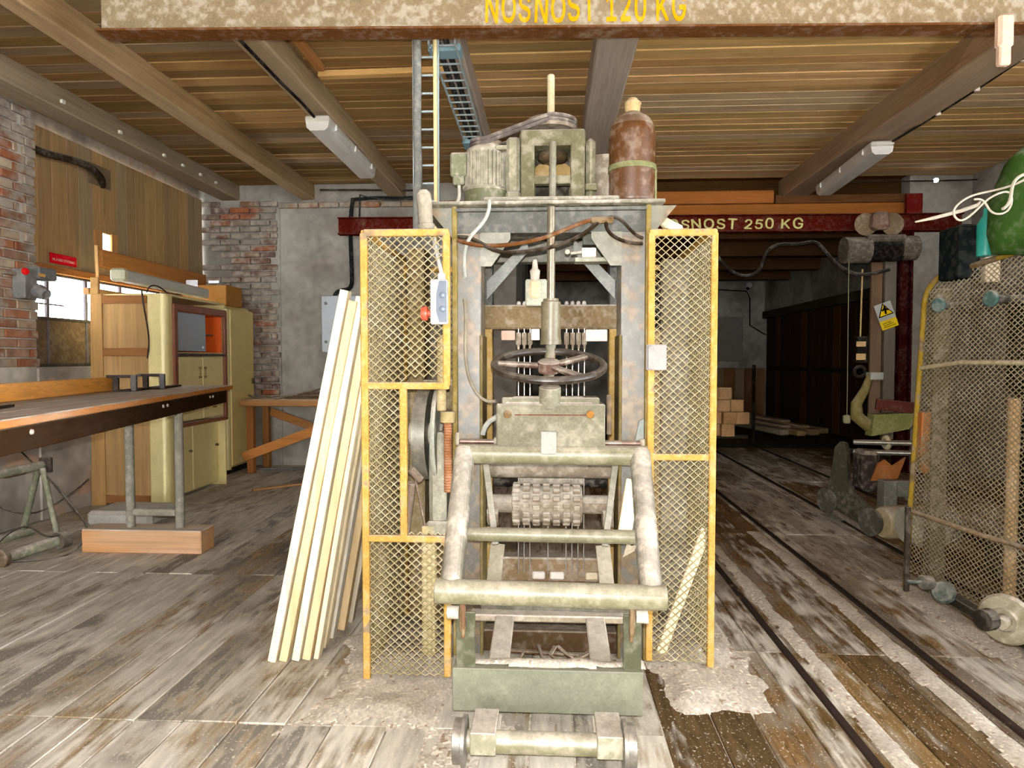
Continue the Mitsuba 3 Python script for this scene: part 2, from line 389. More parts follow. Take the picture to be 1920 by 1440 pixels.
# plank cladding above the window, boards of uneven width
hy, hz = 6.531, 2.509
y = 5.3
while y < 8.36:
    w = rnd.uniform(0.13, 0.2); y1 = min(y + w, 8.4)
    rgb = rnd.choice([(146, 116, 80), (150, 120, 82), (140, 114, 82), (138, 118, 90), (156, 124, 86)])
    zs = [(2.165, 3.36)]
    if y < hy + 0.07 and y1 > hy - 0.07: zs = [(2.165, hz - 0.075), (hz + 0.085, 3.36)]
    for z0, z1 in zs:
        part('wall_left', 'cladding_board', box(-4.42 - rnd.uniform(0, .008), -4.40, y + .0005, y1 - .0005, z0, z1, 0.004), W(rgb, 'z', 0.05))
    y = y1
a0, a1 = hy - 0.19, hy + 0.17
part('wall_left', 'cladding_board', box(-4.415, -4.39, a0, hy - 0.07, hz - .09, hz + .1, 0.004), W((160, 116, 74), 'z', 0.0))
part('wall_left', 'cladding_board', box(-4.415, -4.39, hy + 0.07, a1, hz - .09, hz + .1, 0.004), W((160, 116, 74), 'z', 0.0))
struct('trim_1', box(-4.42, -4.37, 5.38, 8.4, 2.115, 2.18, 0.006), W((150, 98, 56), 'y', 0.1))
struct('trim_2', box(-4.40, -4.36, 6.4, 8.4, 2.25, 2.42, 0.006), W((158, 106, 60), 'y', 0.05))
struct('trim_3', box(-4.42, -4.36, 6.2, 7.5, 1.97, 2.03, 0.006), W((120, 92, 66), 'y', 0.1))
# the window: steel bars and panes, the lower row boarded
struct('window_1', [box(-4.47, -4.44, 5.40, 7.5, 1.285, 1.315, .003), box(-4.47, -4.44, 5.40, 7.5, 1.70, 1.725, .003), box(-4.47, -4.44, 5.40, 7.5, 2.10, 2.13, .003),
                     box(-4.47, -4.44, 5.39, 5.42, 1.285, 2.12, .003), box(-4.47, -4.44, 7.47, 7.5, 1.285, 2.12, .003)], P((70, 66, 62), .1, .2))
for yy in (5.78, 6.28, 6.80): part('window_1', 'glazing_bar', box(-4.468, -4.442, yy - .014, yy + .014, 1.30, 2.11, .003), P((92, 88, 92), .1, .1))
part('window_1', 'glazing_bar', box(-4.465, -4.445, 5.4, 5.98, 1.835, 1.845, .001), P((92, 88, 92), .1, .1))
for y0, y1 in ((5.42, 5.766), (5.794, 6.266), (6.294, 6.786), (6.814, 7.47)):
    part('window_1', 'pane', box(-4.458, -4.4578, y0, y1, 1.725, 2.10, 0), ('mat_glass', 0, 0))
    part('window_1', 'dirty_lower_pane', box(-4.462, -4.452, y0, y1, 1.315, 1.70, .001), P((96, 82, 64), .2, .1))
struct('wall_left', [box(-4.75, -4.43, 7.5, 8.45, 1.28, 2.18, 0)], PLASTER)

# back wall with a brick corner pier, and the opening to the rear bay spanned by the red steel beam
struct('wall_back', [box(-4.75, -0.42, 8.42, 8.75, 0, 3.56, 0), box(-3.40, -0.42, 8.395, 8.43, 0, 3.3, 0.01), box(4.28, 5.3, 8.42, 8.75, 0, 3.56, 0)], PLASTER_BARE)
z = 0.9; row = 0
while z < 3.28:
    x = -4.42 + (0.13 if row % 2 else 0.0)
    end = -3.43 + rnd.uniform(-0.04, 0.02)
    while x < end - 0.06:
        x1 = min(x + 0.245, end)
        if end - x1 < 0.08: x1 = end
        plastered = meshkit.fbm(np.array([x * 2.3, z * 1.6, 3.0]), 3, 5) > 0.60
        if not plastered:
            part('wall_back', 'brick', box(x, x1, 8.375 + rnd.uniform(0, .02), 8.45, z, z + 0.066, 0.008), BRICK(rnd.choice([(124, 92, 74), (112, 88, 78), (136, 84, 60), (128, 108, 92), (104, 84, 76)])))
        x = x1 + 0.014
    z += 0.079; row += 1
for x in np.arange(-3.4, -0.5, 0.26):
    part('wall_back', 'brick', box(x, x + 0.245, 8.35, 8.45, 3.24, 3.305, 0.008), BRICK(rnd.choice([(150, 96, 66), (140, 108, 84), (150, 126, 100)])))
# lintel timbers above the red beam
for k, (x0, x1, z0, z1) in enumerate(((-0.3, 2.7, 3.245, 3.40), (2.72, 4.9, 3.24, 3.34), (-0.3, 4.6, 3.075, 3.235))):
    single('lintel_timber', ['orange upper timber resting above the red load beam', 'short brown timber above the electric hoist', 'long orange timber lying directly on the red load beam'][k],
           'beam', box(x0, x1, 8.44, 8.60, z0, z1, .008), W([(156, 98, 52), (100, 70, 46), (150, 92, 48)][k], 'x', 0.05))
# rear bay
struct('wall_back', [box(-0.8, 5.3, 16.2, 16.5, 0, 3.4, 0), box(-0.8, -0.42, 8.7, 16.2, 0, 3.4, 0)], PLASTER_BARE)
struct('wall_right', [box(5.0, 5.3, -7.0, -3.2, 0, 3.56, 0), box(5.0, 5.3, -3.2, 2.4, 2.95, 3.56, 0), box(5.0, 5.3, 2.4, 8.5, 0, 3.56, 0), box(5.0, 5.3, 8.5, 10.4, 0, 3.4, 0), box(5.0, 5.3, 10.4, 16.3, 2.45, 3.4, 0), box(5.2, 5.3, 10.3, 16.3, 0, 2.5, 0)], PLASTER_BARE)  # unseen gateway beside the camera, added to bring daylight from the right
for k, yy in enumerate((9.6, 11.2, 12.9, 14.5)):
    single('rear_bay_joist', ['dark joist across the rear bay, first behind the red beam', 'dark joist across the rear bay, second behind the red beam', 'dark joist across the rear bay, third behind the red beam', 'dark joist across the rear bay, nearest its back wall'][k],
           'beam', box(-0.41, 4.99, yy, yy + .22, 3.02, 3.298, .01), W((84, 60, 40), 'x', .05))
# dark plank gate on the right wall of the rear bay
t = struct('door_1', box(5.06, 5.12, 10.5, 16.1, 0.02, 2.42, .004), P((26, 24, 22), .05, .1))
for k in range(18):
    y0 = 10.52 + k * 0.31
    part(t, 'gate_board', box(5.02, 5.07, y0 + .004, y0 + .306, 0.03, 2.3, .006), W((58, 46, 36) if k % 5 else (84, 58, 38), 'z', 0.0))
part(t, 'gate_track', box(4.93, 5.06, 10.3, 16.15, 2.30, 2.46, .008), W((62, 56, 46), 'y', .15))
for yy in (10.9, 13.4): part(t, 'gate_rail', box(4.99, 5.03, yy, yy + 2.3, 1.12, 1.2, .004), P((40, 37, 34), .05, .2))
# board dado on the rear wall
for k in range(9): part('wall_back_001', 'dado_board', box(2.9 + k * .235, 3.13 + k * .235, 16.13, 16.2, 0.0, 1.15, .006), W(rnd.choice([(120, 86, 56), (106, 74, 48), (128, 104, 80)]), 'z', .1))
part('wall_back_001', 'plaster_patch', box(3.3, 4.5, 16.16, 16.2, 1.3, 2.35, .01), P((120, 116, 108), .1, .05))

# rear side of the hall behind the camera: unseen gateway, added and sized to let fill daylight in
struct('wall_front', [box(-4.75, -4.1, -7.2, -7.0, 0, 3.56, 0), box(1.0, 5.3, -7.2, -7.0, 0, 3.56, 0)], PLASTER)

# ================================================================ STEEL BEAMS WITH LETTERING
def ibeam(p0, p1, h, w, tf=0.012, tw=0.012):
    """An I-beam whose bottom runs from p0 to p1."""
    p0, p1 = np.array(p0, float), np.array(p1, float); up = np.array([0, 0, 1.0])
    c = lambda dz: (p0 + up * dz, p1 + up * dz)
    return [bar(*c(tf / 2), w, tf, b=.003), bar(*c(h - tf / 2), w, tf, b=.003), bar(*c(h / 2), tw, h - 2 * tf + .002, b=.001)]
def lettering(text, p0, p1, base, height, off, mat, parent, wobble=0.0, seed=3):
    """Hand-painted letters along the beam's front: p0 to p1 is the baseline's span."""
    p0, p1 = np.array(p0, float), np.array(p1, float); ex = (p1 - p0) / np.linalg.norm(p1 - p0)
    r = random.Random(seed); en = np.cross(ex, [0, 0, 1.0])
    m0 = meshkit.text_mesh(text, 1.0, 0.02); tot = m0.bounds[1][0]
    L = np.linalg.norm(p1 - p0); x = 0.0
    for i, ch in enumerate(text):
        if ch == ' ': x += 0.42; continue
        m = meshkit.text_mesh(ch, 1.0, 0.02, bold=True); v = np.array(m.vertices); wch = v[:, 0].max()
        v = v[:, :2] @ rot([0, 0, 1], r.uniform(-4, 4) * wobble)[:2, :2].T
        sx = L / (tot * 1.08)
        q = p0 + ex * ((x + v[:, :1]) * sx) + np.array([0, 0, 1.0]) * (base + v[:, 1:2] * height * r.uniform(1 - .06 * wobble, 1 + .06 * wobble)) + en * (off + np.array(m.vertices)[:, 2:] * 0.05)
        part(parent, 'letter', (q, np.array(m.faces)), mat)
        x += wch + 0.12
f0, f1 = (-2.425, 3.60, 3.10), (3.6, 3.86, 3.10)
t = thing('load_beam', 'dusty steel load beam lettered NOSNOST 120 KG across the top of the picture', 'steel beam')
gird = ibeam(f0, f1, 0.24, 0.13)
part(t, 'lower_flange', gird[0], P((92, 60, 38), 0.22, 0.35), label='rust-brown lower flange with a dusty edge')
part(t, 'web', [gird[1], gird[2]], P((126, 108, 84), 0.95, 0.2))
d = (np.array(f1) - f0) / np.linalg.norm(np.array(f1) - f0)
lettering('NOSNOST 120 KG', np.array(f0) + d * (-0.361 + 2.425), np.array(f0) + d * (0.709 + 2.425), 3.157 - 3.1, 0.148, 0.008, P((200, 136, 20), .15, .25), t, 1.0)
g0, g1 = (-2.585, 8.20, 2.868), (4.85, 8.36, 2.868)
t = thing('load_beam', 'dark red steel load beam lettered NOSNOST 250 KG behind the frame saw', 'steel beam')
part(t, 'girder', ibeam(g0, g1, 0.205, 0.12), P((80, 28, 22), 0.12, 0.25))
d = (np.array(g1) - g0) / np.linalg.norm(np.array(g1) - g0)
lettering('NOSNOST 250 KG', np.array(g0) + d * (1.245 + 2.585), np.array(g0) + d * (2.979 + 2.585), 0.045, 0.115, 0.010, P((196, 186, 120), .1, .1), t, 1.4, 8)
part(t, 'stub_plate', [box(4.18, 4.36, 8.28, 8.34, 3.07, 3.30, .004)], P((104, 34, 30), .15, .2))
single('red_steel_column', 'dark red steel column under the right end of the red load beam', 'column',
       ibeam((0, 0, 0), (0, 0, 1), .16, .12) and [box(4.10, 4.125, 8.24, 8.38, 0, 2.87, .003), box(4.225, 4.25, 8.24, 8.38, 0, 2.87, .003), box(4.12, 4.23, 8.30, 8.32, 0, 2.87, .001)], P((58, 21, 20), .12, .15))
t = thing('post_cladding', 'pair of worn boards beside the red steel column', 'boards')
part(t, 'board', box(3.80, 3.93, 8.30, 8.34, 0.6, 2.5, .004), W((112, 88, 70), 'z', .1), label='pinkish worn board')
part(t, 'board', box(3.94, 4.07, 8.26, 8.32, 0.4, 2.6, .004), W((108, 102, 90), 'z', .1), label='pale grey board')

# black conduit down the back wall, and runs along the ceiling
single('conduit', 'black conduit running down the back wall to the grey electrical box', 'pipe',
       [tube([(-2.432, 8.3, 3.334), (-2.446, 8.3, 3.249), (-2.466, 8.34, 2.371), (-2.494, 8.34, 2.239), (-2.656, 8.34, 2.187), (-2.684, 8.34, 2.134)], 0.026, 8, 40), tube([(-2.432, 8.3, 3.321), (-2.179, 8.3, 3.337), (-1.583, 8.3, 3.329)], 0.022, 8)], P((34, 32, 32), .15, 0), 40)
single('ceiling_cable', 'thin cables strung along the top of the back wall behind the cable ladder', 'cable',
       [tube([(-2.828, 8.25, 3.431), (-2.297, 8.25, 3.423), (-1.563, 8.2, 3.394)], .012, 6), tube([(-2.322, 8.22, 3.358), (-2.021, 8.2, 3.292), (-1.564, 8.2, 3.324)], .008, 6, 14), tube([(-2.345, 8.3, 3.378), (-2.354, 8.3, 3.098)], .011, 6)], P((52, 48, 46), .2, 0))
single('ceiling_cable', 'black cable clipped under the beam to the left strip light', 'cable', tube([(-1.93, 4.0, 3.335), (-1.925, 4.8, 3.325), (-1.92, 5.2, 3.33), (-1.90, 5.42, 3.30)], .012, 6), P((36, 33, 32), .2, 0))
t = thing('ceiling_cable', 'black cable clipped along the right edge of the wide right beam', 'cable')
part(t, 'cord', tube([(3.13, 4.0, 3.36), (3.14, 5.0, 3.35), (3.13, 5.9, 3.34), (3.02, 6.25, 3.28)], .010, 6, 20), P((38, 35, 34), .2, 0))
for yy in (4.75, 5.25, 5.75): part(t, 'clip', box(3.115, 3.15, yy - .012, yy + .012, 3.325, 3.365, .003), P((210, 200, 184), .1, 0))
t = thing('insulator_row', 'row of small porcelain clips along the left timber wall plate', 'clips')
for px, py in ((64, 170), (181, 223), (270, 271), (308, 290), (343, 308), (374, 322)):
    yy = 3.92 * 1270 / (1032 - px) * 1.03
    part(t, 'clip', box(-3.922, -3.895, yy - .02, yy + .02, 3.40, 3.43, .004), P((196, 190, 176), .2, 0))

cx_, cy_ = -1.754, 5.128
single('ceiling_lath', 'pale lath nailed across the ceiling boards left of the cable ladder', 'lath', bar((cx_, cy_, 3.505), (-.76, cy_ - .03, 3.505), .07, .045, (0, 0, 1), .004), W((196, 152, 96), 'x', 0))
single('ceiling_board', 'short brown board fixed along the beam beside the left strip light', 'board', bar((-1.70, 3.9, 3.50), (-1.70, 5.0, 3.50), .06, .05, (0, 0, 1), .004), W((160, 112, 70), 'y', 0))

# ================================================================ THE FRAME SAW
fs = thing('frame_saw', 'tall olive green frame saw with a handwheel, standing between two yellow mesh cages', 'frame saw')
RUSTY = P((114, 98, 74), 0.45, 0.5); GREYM = P((106, 102, 94), 0.3, 0.3, 'steel'); DUSTY = P((120, 110, 94), 0.95, 0.2)
# four posts: two channel sections in front, two behind
for s in (-1, 1):
    part(fs, 'column', [box(s * .43, s * .312, 3.05, 3.066, 0.0, 2.03, .003), box(s * .33, s * .312, 3.06, 3.24, 0.0, 2.03, .003)],
         P((92, 88, 80), 0.2, 0.5, 'paint'), label='grey worn front post')
    part(fs, 'column_flange', box(s * .440, s * .418, 3.02, 3.30, 0.0, 2.03, .004), P((122, 104, 62), .35, .3), label='olive-brown flange of the front post')
    part(fs, 'column_flange', box(s * .318, s * .304, 3.03, 3.24, 0.0, 1.46, .004), P((104, 92, 60), .3, .45))
for s in (-1, 1):
    part(fs, 'column', box(s * .43, s * .33, 3.86, 3.96, 0.0, 2.03, .005), GRN(.4, .35))
    part(fs, 'side_rail', [box(s * .43, s * .35, 3.25, 3.90, 0.16, 0.30, .004), box(s * .43, s * .36, 3.25, 3.90, 1.0, 1.1, .004), box(s * .43, s * .36, 3.25, 3.90, 1.86, 2.03, .004)], GRN(.6, .3))
    part(fs, 'guide_post', box(s * .345, s * .296, 3.44, 3.52, 0.2, 1.93, .004), P((80, 82, 78), .25, .2))
part(fs, 'lintel', [box(-.432, .432, 3.045, 3.075, 1.915, 2.012, .003), box(-.432, .432, 3.02, 3.06, 2.008, 2.022, .003)], P((83, 85, 80), .25, .2), label='grey front lintel')
part(fs, 'lintel', box(-.432, .432, 3.86, 3.95, 1.9, 2.02, .004), GRN(.5, .3))
part(fs, 'sill', box(-.432, .432, 3.08, 3.9, 0.0, 0.10, .006), P((74, 58, 42), .25, .3))
part(fs, 'top_plate', box(-0.589, 0.496, 2.985, 4.0, 2.030, 2.046, .004), GRN(.95, .2))
part(fs, 'top_plate', box(-.30, .30, 3.0, 3.95, 2.046, 2.066, .006), GRN(.9, .2))
for s in (-1, 1):
    part(fs, 'gusset', prism([(0, 0), (s * .135, 0), (s * .135, -.03), (s * .05, -.15), (0, -.15)], (s * -.315, 3.043, 1.917), (1, 0, 0), (0, 0, 1), -.014), GRN(.3, .35))
    part(fs, 'brace', prism([(0, -.20), (0, -.29), (s * .20, -.06), (s * .20, 0)], (s * -.31, 3.30, 1.93), (1, 0, 0), (0, 0, 1), -.012), P((125, 125, 120), .3, .1))
    part(fs, 'bracket', prism([(0, 0), (s * .125, 0), (0, -.15)], (s * .43, 3.05, 2.03), (1, 0, 0), (0, 0, 1), -.014), GRN(.2, .5))
# saw frame (sash) with its blades
sash = part(fs, 'sash', [box(-.345, .345, 3.30, 3.40, 1.497, 1.616, .008)], P((110, 94, 70), .6, .5), label='rusty dust-caked upper cross beam')
put(fresh(sash + '__lower_beam'), box(-.27, .27, 3.30, 3.40, 0.254, 0.376, .008), P((116, 98, 74), .7, .4))
for s in (-1, 1): put(fresh(sash + '__side_leg'), box(s * .345, s * .285, 3.31, 3.39, .22, 1.51, .006), P((150, 122, 74), .35, .35))
BX_ = [-0.155, -0.127, -0.099, -0.01, 0.078, 0.107, 0.136, 0.164]
for x in BX_:
    put(fresh(sash + '__saw_blade'), box(x - .003, x + .003, 3.29, 3.39, .30, 1.50, .001), P((128, 122, 112), .35, .2, 'steel'))
    put(fresh(sash + '__blade_clamp'), [box(x - .012, x + .012, 3.285, 3.31, 1.42, 1.48, .003), box(x - .006, x + .006, 3.28, 3.31, 1.40, 1.47, .002)], DUSTY)
    put(fresh(sash + '__blade_bolt'), lathe([(0, 0), (.010, .0), (.012, .008), (.007, .018), (0, .02)], (x, 3.33, 1.616), (0, 0, 1), 12), P((152, 147, 136), .3, .1), 40)
WHITE = P((197, 192, 178), .05, 0)
for x0, x1, z0, z1, m in ((0.169, 0.272, 1.437, 1.494, WHITE), (-0.093, -0.052, 1.443, 1.497, WHITE), (-0.238, -0.171, 1.443, 1.49, P((165, 136, 122), .2, .1))):
    put(fresh(sash + '__wooden_wedge'), box(x0, x1, 3.27, 3.31, z0, z1, .003), m)
for x0, x1, m in ((-0.087, -0.024, WHITE), (0, 0.07, WHITE), (0.174, 0.234, P((186, 171, 141), .2, .1))):
    put(fresh(sash + '__wooden_wedge'), box(x0, x1, 3.275, 3.305, .275, .312, .006), m)
# spindle, hub and handwheel
part(fs, 'spindle', cyl((0.002, 3.0, 1.55), (0.002, 3.0, 2.02), .018, 20), P((112, 104, 90), .2, .35, 'steel'), 40)
part(fs, 'spindle_hub', lathe([(0, 0), (.046, 0), (.046, .02), (.043, .03), (.043, .185), (.034, .19), (.034, .2), (.0, .2)], (0.002, 2.98, 1.415), (0, 0, 1), 28), P((92, 86, 64), .15, .3, 'paint'), 40)
part(fs, 'spindle_hub', cyl((-0.011, 2.92, 1.20), (0.002, 2.98, 1.42), .023, 20), GRN(.3, .4), 40)
hw, tilt = np.array((-0.006, 2.76, 1.328)), math.radians(15)
nrm = np.array([0.02, -math.sin(tilt), math.cos(tilt)]); nrm /= np.linalg.norm(nrm)
e1 = np.array([1, 0, 0]) - nrm[0] * nrm; e1 /= np.linalg.norm(e1); e2 = np.cross(nrm, e1)
wheel = part(fs, 'handwheel', torus(hw,   .221, .0165, 56, 12, nrm), P((38, 27, 22), .12, .2, 'paint'), True, label='dark worn steel handwheel')
put(fresh(wheel + '__hub'), lathe([(0, -.03), (.042, -.03), (.046, -.02), (.046, .012), (.036, .02), (0, .02)], hw, nrm, 24), P((88, 69, 61), .75, .2), 40)
for a in (178, 42, -52):
    u = e1 * math.cos(math.radians(a)) + e2 * math.sin(math.radians(a))
    put(fresh(wheel + '__spoke'), bar(hw + u * .035 - nrm * .004, hw + u * .214, .038, .018, nrm, .006), P((77, 61, 54), .6, .2))
# feed gearbox in front of the sash
gb = part(fs, 'feed_gearbox', [box(-0.228, 0.23, 2.84, 3.02, .98, 1.164, .006), box(-0.206, 0.208, 2.86, 3.0, 1.15, 1.19, .006)], P(OLIVE2, .45, .22), label='olive gearbox block with rust rings')
put(fresh(gb + '__cap'), prism([(-.20, 0), (.20, 0), (.14, .045), (-.15, .045)], (-.005, 2.85, 1.155), (1, 0, 0), (0, .55, .84), -.05), DUSTY)
put(fresh(gb + '__bush'), cyl((-0.002, 2.88, 1.15), (-0.002, 2.86, 1.235), .047, 24), GRN(.55, .3), 40)
for bx in (-0.179, 0.167): put(fresh(gb + '__bolt'), cyl((bx, 2.842, 1.12), (bx, 2.83, 1.12), .017, 12), P((136, 96, 53), .2, .7), 40)
put(fresh(gb + '__groove'), box(-.15, .17, 2.836, 2.842, 1.115, 1.119, 0), P((96, 56, 48), .1, .5))
part(fs, 'oil_pipe', tube([(-0.381, 2.98, 1.618), (-0.376, 2.98, 1.43), (-0.353, 2.98, 1.253), (-0.296, 2.95, 1.177), (-0.235, 2.92, 1.17)], .007, 8, 24), P((120, 112, 96), .4, .3), 40)
part(fs, 'guard_arch', tube([(-0.299, 2.98, 1.017), (-0.267, 2.97, 1.077), (-0.203, 2.96, 1.102)], .012, 8, 12), P((141, 141, 133), .4, .1), 40)
part(fs, 'latch_bar', cyl((0.246, 2.86, 1.202), (0.247, 2.86, 1.034), .011, 10), P((88, 77, 64), .2, .5), 40)
part(fs, 'corner_bracket', prism([(0, 0), (.04, 0), (.04, .11), (.02, .10)], (0.37, 2.99, 0.98), (1, 0, 0), (0, 0, 1), -.012), P((130, 134, 130), .3, .1))
# toothed feed roller and shafts
rx0, rx1 = -0.18, 0.151; rc = (0, 3.22, .66)
roll = part(fs, 'feed_roller', cyl((rx0, 3.22, .66), (rx1, 3.22, .66), .088, 36), P((120, 109, 93), .8, .3), label='dust-caked toothed feed roller')
for k in range(14):
    a = k * 2 * math.pi / 14
    n_ = 7
    for j in range(n_):
        x0 = rx0 + (rx1 - rx0) * (j + .06 + .0) / n_; x1 = rx0 + (rx1 - rx0) * (j + .80) / n_
        c, s = math.cos(a + (j % 2) * .12), math.sin(a + (j % 2) * .12)
        if c > -.9 and s * 0.3 + c * -1 > -1.4:
            put(fresh(roll + '__tooth'), bar((x0, 3.22 - c * .093, .66 + s * .093), (x1, 3.22 - c * .093, .66 + s * .093), .024, .018, (0, -c, s), .004), P((126, 114, 98), .9, .2))
part(fs, 'roller_shaft', cyl((-.30, 3.22, .66), (.30, 3.22, .66), .045, 20), DUSTY, 40)
part(fs, 'roller_shaft', cyl((-.30, 3.30, .82), (.30, 3.30, .82), .05, 20), DUSTY, 40)
part(fs, 'roller_shaft', cyl((-.30, 3.5, .78), (.30, 3.5, .78), .09, 24), P((48, 45, 40), .5, .3), 40)
part(fs, 'dust_hood', prism([(-.16, 0), (.17, 0), (.14, .12), (-.15, .12)], (0, 3.30, .74), (1, 0, 0), (0, .5, .86), -.02), DUSTY)
for s in (-1, 1):
    part(fs, 'bearing', lump(cyl((s * .30, 3.2, .60), (s * .245, 3.2, .60), .045, 18), .01, 18, 3), DUSTY, True)
    part(fs, 'guide_strip', bar((s * .292, 3.0, .93), (s * .232, 2.86, .56), .028, .012, (0, -1, 0), .002), GRN(.35, .3))
    part(fs, 'guide_strip', bar((s * .235, 3.02, .52), (s * .262, 2.96, .25), .065, .012, (0, -1, 0), .002), P((128, 122, 106), .4, .15))
part(fs, 'offcut', bar((.365, 3.0, .82), (.315, 2.92, .56), .06, .02, (0, -1, 0), .004), W((214, 192, 156), 'z', .4), label='pale wooden offcut jammed beside the roller')
part(fs, 'chip_deflector', box(-.26, .26, 3.42, 3.7, .12, .26, .01), DUSTY)
part(fs, 'rag', lump(prism([(0, 0), (.05, .03), (.07, .08), (.04, .05), (.02, .07)], (0.321, 2.98, 0.478), (1, 0, 0), (0, 0, 1), -.008), .003, 40, 2), P((152, 141, 122), .5, .1))
# machinery on the top plate: motor, pulleys and belts, gear frame with its screw
mx, my = -0.312, 3.2
mot = part(fs, 'motor', [lathe([(0, 0), (.088, 0), (.092, .02), (.092, .17), (.078, .20), (0, .205)], (mx, my, 2.13), (0, 0, 1), 40)] + [bar((mx + .091 * math.cos(a), my + .091 * math.sin(a), 2.15), (mx + .091 * math.cos(a), my + .091 * math.sin(a), 2.305), .004, .024, (math.cos(a), math.sin(a), 0), .001) for a in np.arange(30) * 2 * math.pi / 30],
          P((125, 120, 104), .8, .12), 35, label='dusty finned electric motor')
put(fresh(mot + '__base_drum'), lathe([(0, 0), (.105, 0), (.105, .085), (.098, .095), (0, .095)], (mx + .012, my, 2.046), (0, 0, 1), 36), P((83, 85, 59), .55, .2, 'paint'), 40)
put(fresh(mot + '__terminal_box'), [box(mx - .150, mx - .075, my - .08, my + .02, 2.19, 2.30, .008), box(mx - .138, mx - .085, my - .075, my + .0, 2.155, 2.195, .006)], P((107, 106, 86), .75, .15))
put(fresh(mot + '__pulley'), lathe([(0, 0), (.072, 0), (.076, .010), (.064, .022), (.076, .036), (.06, .044), (0, .046)], (mx + .012, my, 2.325), (0, 0, 1), 30), DUSTY, 40)
put(fresh(mot + '__cable'), tube([(mx - .112, my - .05, 2.16), (mx - .108, my - .07, 2.11), (mx - .115, my - .08, 2.075), (mx - .15, my - .08, 2.058)], .008, 8, 16), P((157, 152, 141), .3, 0), 40)
px_, py_ = 0, 3.28
part(fs, 'drive_pulley', lathe([(0, 0), (.115, 0), (.125, .012), (.110, .024), (.110, .030), (.125, .042), (.11, .052), (.05, .056), (0, .056)], (px_, py_, 2.435), (0, 0, 1), 40), DUSTY, 40)
for dz, dy in ((.018, -.02), (.045, .0)):
    a, b = np.array([mx + .012, my, 2.332 + dz * .7]), np.array([px_, py_, 2.442 + dz * .8])
    loop = [b + np.array([.118 * math.cos(t), .118 * math.sin(t), 0]) for t in np.linspace(-math.pi * .52, math.pi * .52, 14)] + [a + np.array([.071 * math.cos(t), .071 * math.sin(t), 0]) for t in np.linspace(math.pi * .5, math.pi * 1.5, 12)]
    part(fs, 'drive_belt', tube(loop + [loop[0]], .0095, 8), P((83, 78, 72), .75, 0), 40)
part(fs, 'shaft', cyl((px_, py_, 2.46), (px_, py_, 2.702), .018, 20), P((165, 152, 120), .6, .1), 40, label='pale dust-covered vertical shaft')
g0_, g1_, g2_, g3_ = -0.137, -0.074, 0.089, 0.154
gf = part(fs, 'gear_frame', [box(g0_, g1_, 3.10, 3.17, 2.06, 2.385, .005), box(g2_, g3_, 3.10, 3.17, 2.06, 2.385, .005), box(g0_, g3_, 3.10, 3.19, 2.318, 2.390, .007), box(g1_ - .004, g2_ + .004, 3.11, 3.16, 2.148, 2.185, .004),
                             box(g0_ - .008, g3_ + .008, 3.17, 3.44, 2.335, 2.405, .012), box(g0_, g1_, 3.36, 3.46, 2.04, 2.34, .005), box(g2_, g3_, 3.36, 3.46, 2.04, 2.34, .005)], P((92, 89, 70), .55, .2), label='green portal frame of the gear drive')
gm = (g0_ + g3_) / 2
put(fresh(gf + '__screw'), cyl((gm, 3.095, 2.06), (gm, 3.095, 2.33), .0165, 16), GRN(.3, .2), 40)
for s in (-1, 1):
    put(fresh(gf + '__bevel_gear'), lathe([(0, 0), (.044, 0), (.048, .01), (.044, .035), (.02, .04), (0, .04)], (gm + s * .046, 3.29, 2.235), (0, -1, 0), 24), P((141, 118, 78), .3, .3), 40)
put(fresh(gf + '__gear_nut'), lump(lathe([(0, 0), (.05, 0), (.07, .015), (.07, .04), (.05, .055), (0, .055)], (gm, 3.24, 2.275), (0, 0, 1), 24), .006, 30, 4), P((74, 59, 43), .3, .5), True)
put(fresh(gf + '__back_plate'), box(g1_ - .01, g2_ + .01, 3.40, 3.42, 2.05, 2.34, .003), P((56, 53, 46), .4, .3))
s0_, s1_ = 0.162, 0.208
part(fs, 'side_gearbox', [box(s0_, s1_, 3.18, 3.38, 2.05, 2.375, .018), box(s0_ - .004, s1_ + .004, 3.16, 3.2, 2.13, 2.16, .004)], P((117, 112, 90), .8, .2))
part(fs, 'side_gearbox', [box(-0.251, -0.191, 3.2, 3.36, 2.06, 2.33, .012), box(-0.204, -0.142, 3.13, 3.25, 2.11, 2.37, .014), box(-0.256, -0.146, 3.14, 3.17, 2.315, 2.335, .004), box(-0.206, -0.138, 3.12, 3.2, 2.046, 2.12, .01)], P((126, 120, 101), .85, .15))
part(fs, 'dusty_reducer', lump(cyl((0.257, 3.42, 2.046), (0.257, 3.42, 2.34), .085, 24), .02, 9, 6), DUSTY, True)
# oily hoses hanging below the lintel
OIL = P((42, 31, 24), .1, .3)
part(fs, 'hydraulic_hose', tube([(-0.411, 3, 1.878), (-0.299, 2.99, 1.852), (-0.169, 2.98, 1.854), (-0.006, 2.98, 1.889), (0.122, 2.99, 1.941), (0.208, 3, 1.965)], [.009] * 30, 8, 30), P((88, 58, 34), .15, .35), 40)
part(fs, 'hydraulic_hose', tube([(-0.411, 3, 1.89), (-0.299, 2.99, 1.857), (-0.239, 2.98, 1.827), (-0.134, 2.98, 1.819), (-0.006, 2.98, 1.838), (0.11, 2.98, 1.879), (0.213, 3, 1.958)], [.009] * 36, 8, 36), OIL, 40)
part(fs, 'hydraulic_hose', tube([(0.245, 3, 1.964), (0.249, 2.99, 1.912), (0.296, 2.99, 1.874), (0.4, 3, 1.856)], .008, 8, 24), OIL, 40)
part(fs, 'hydraulic_hose', tube([(0.25, 3, 1.969), (0.296, 3, 1.964), (0.342, 3, 1.922), (0.403, 3, 1.879)], .007, 8, 24), OIL, 40)
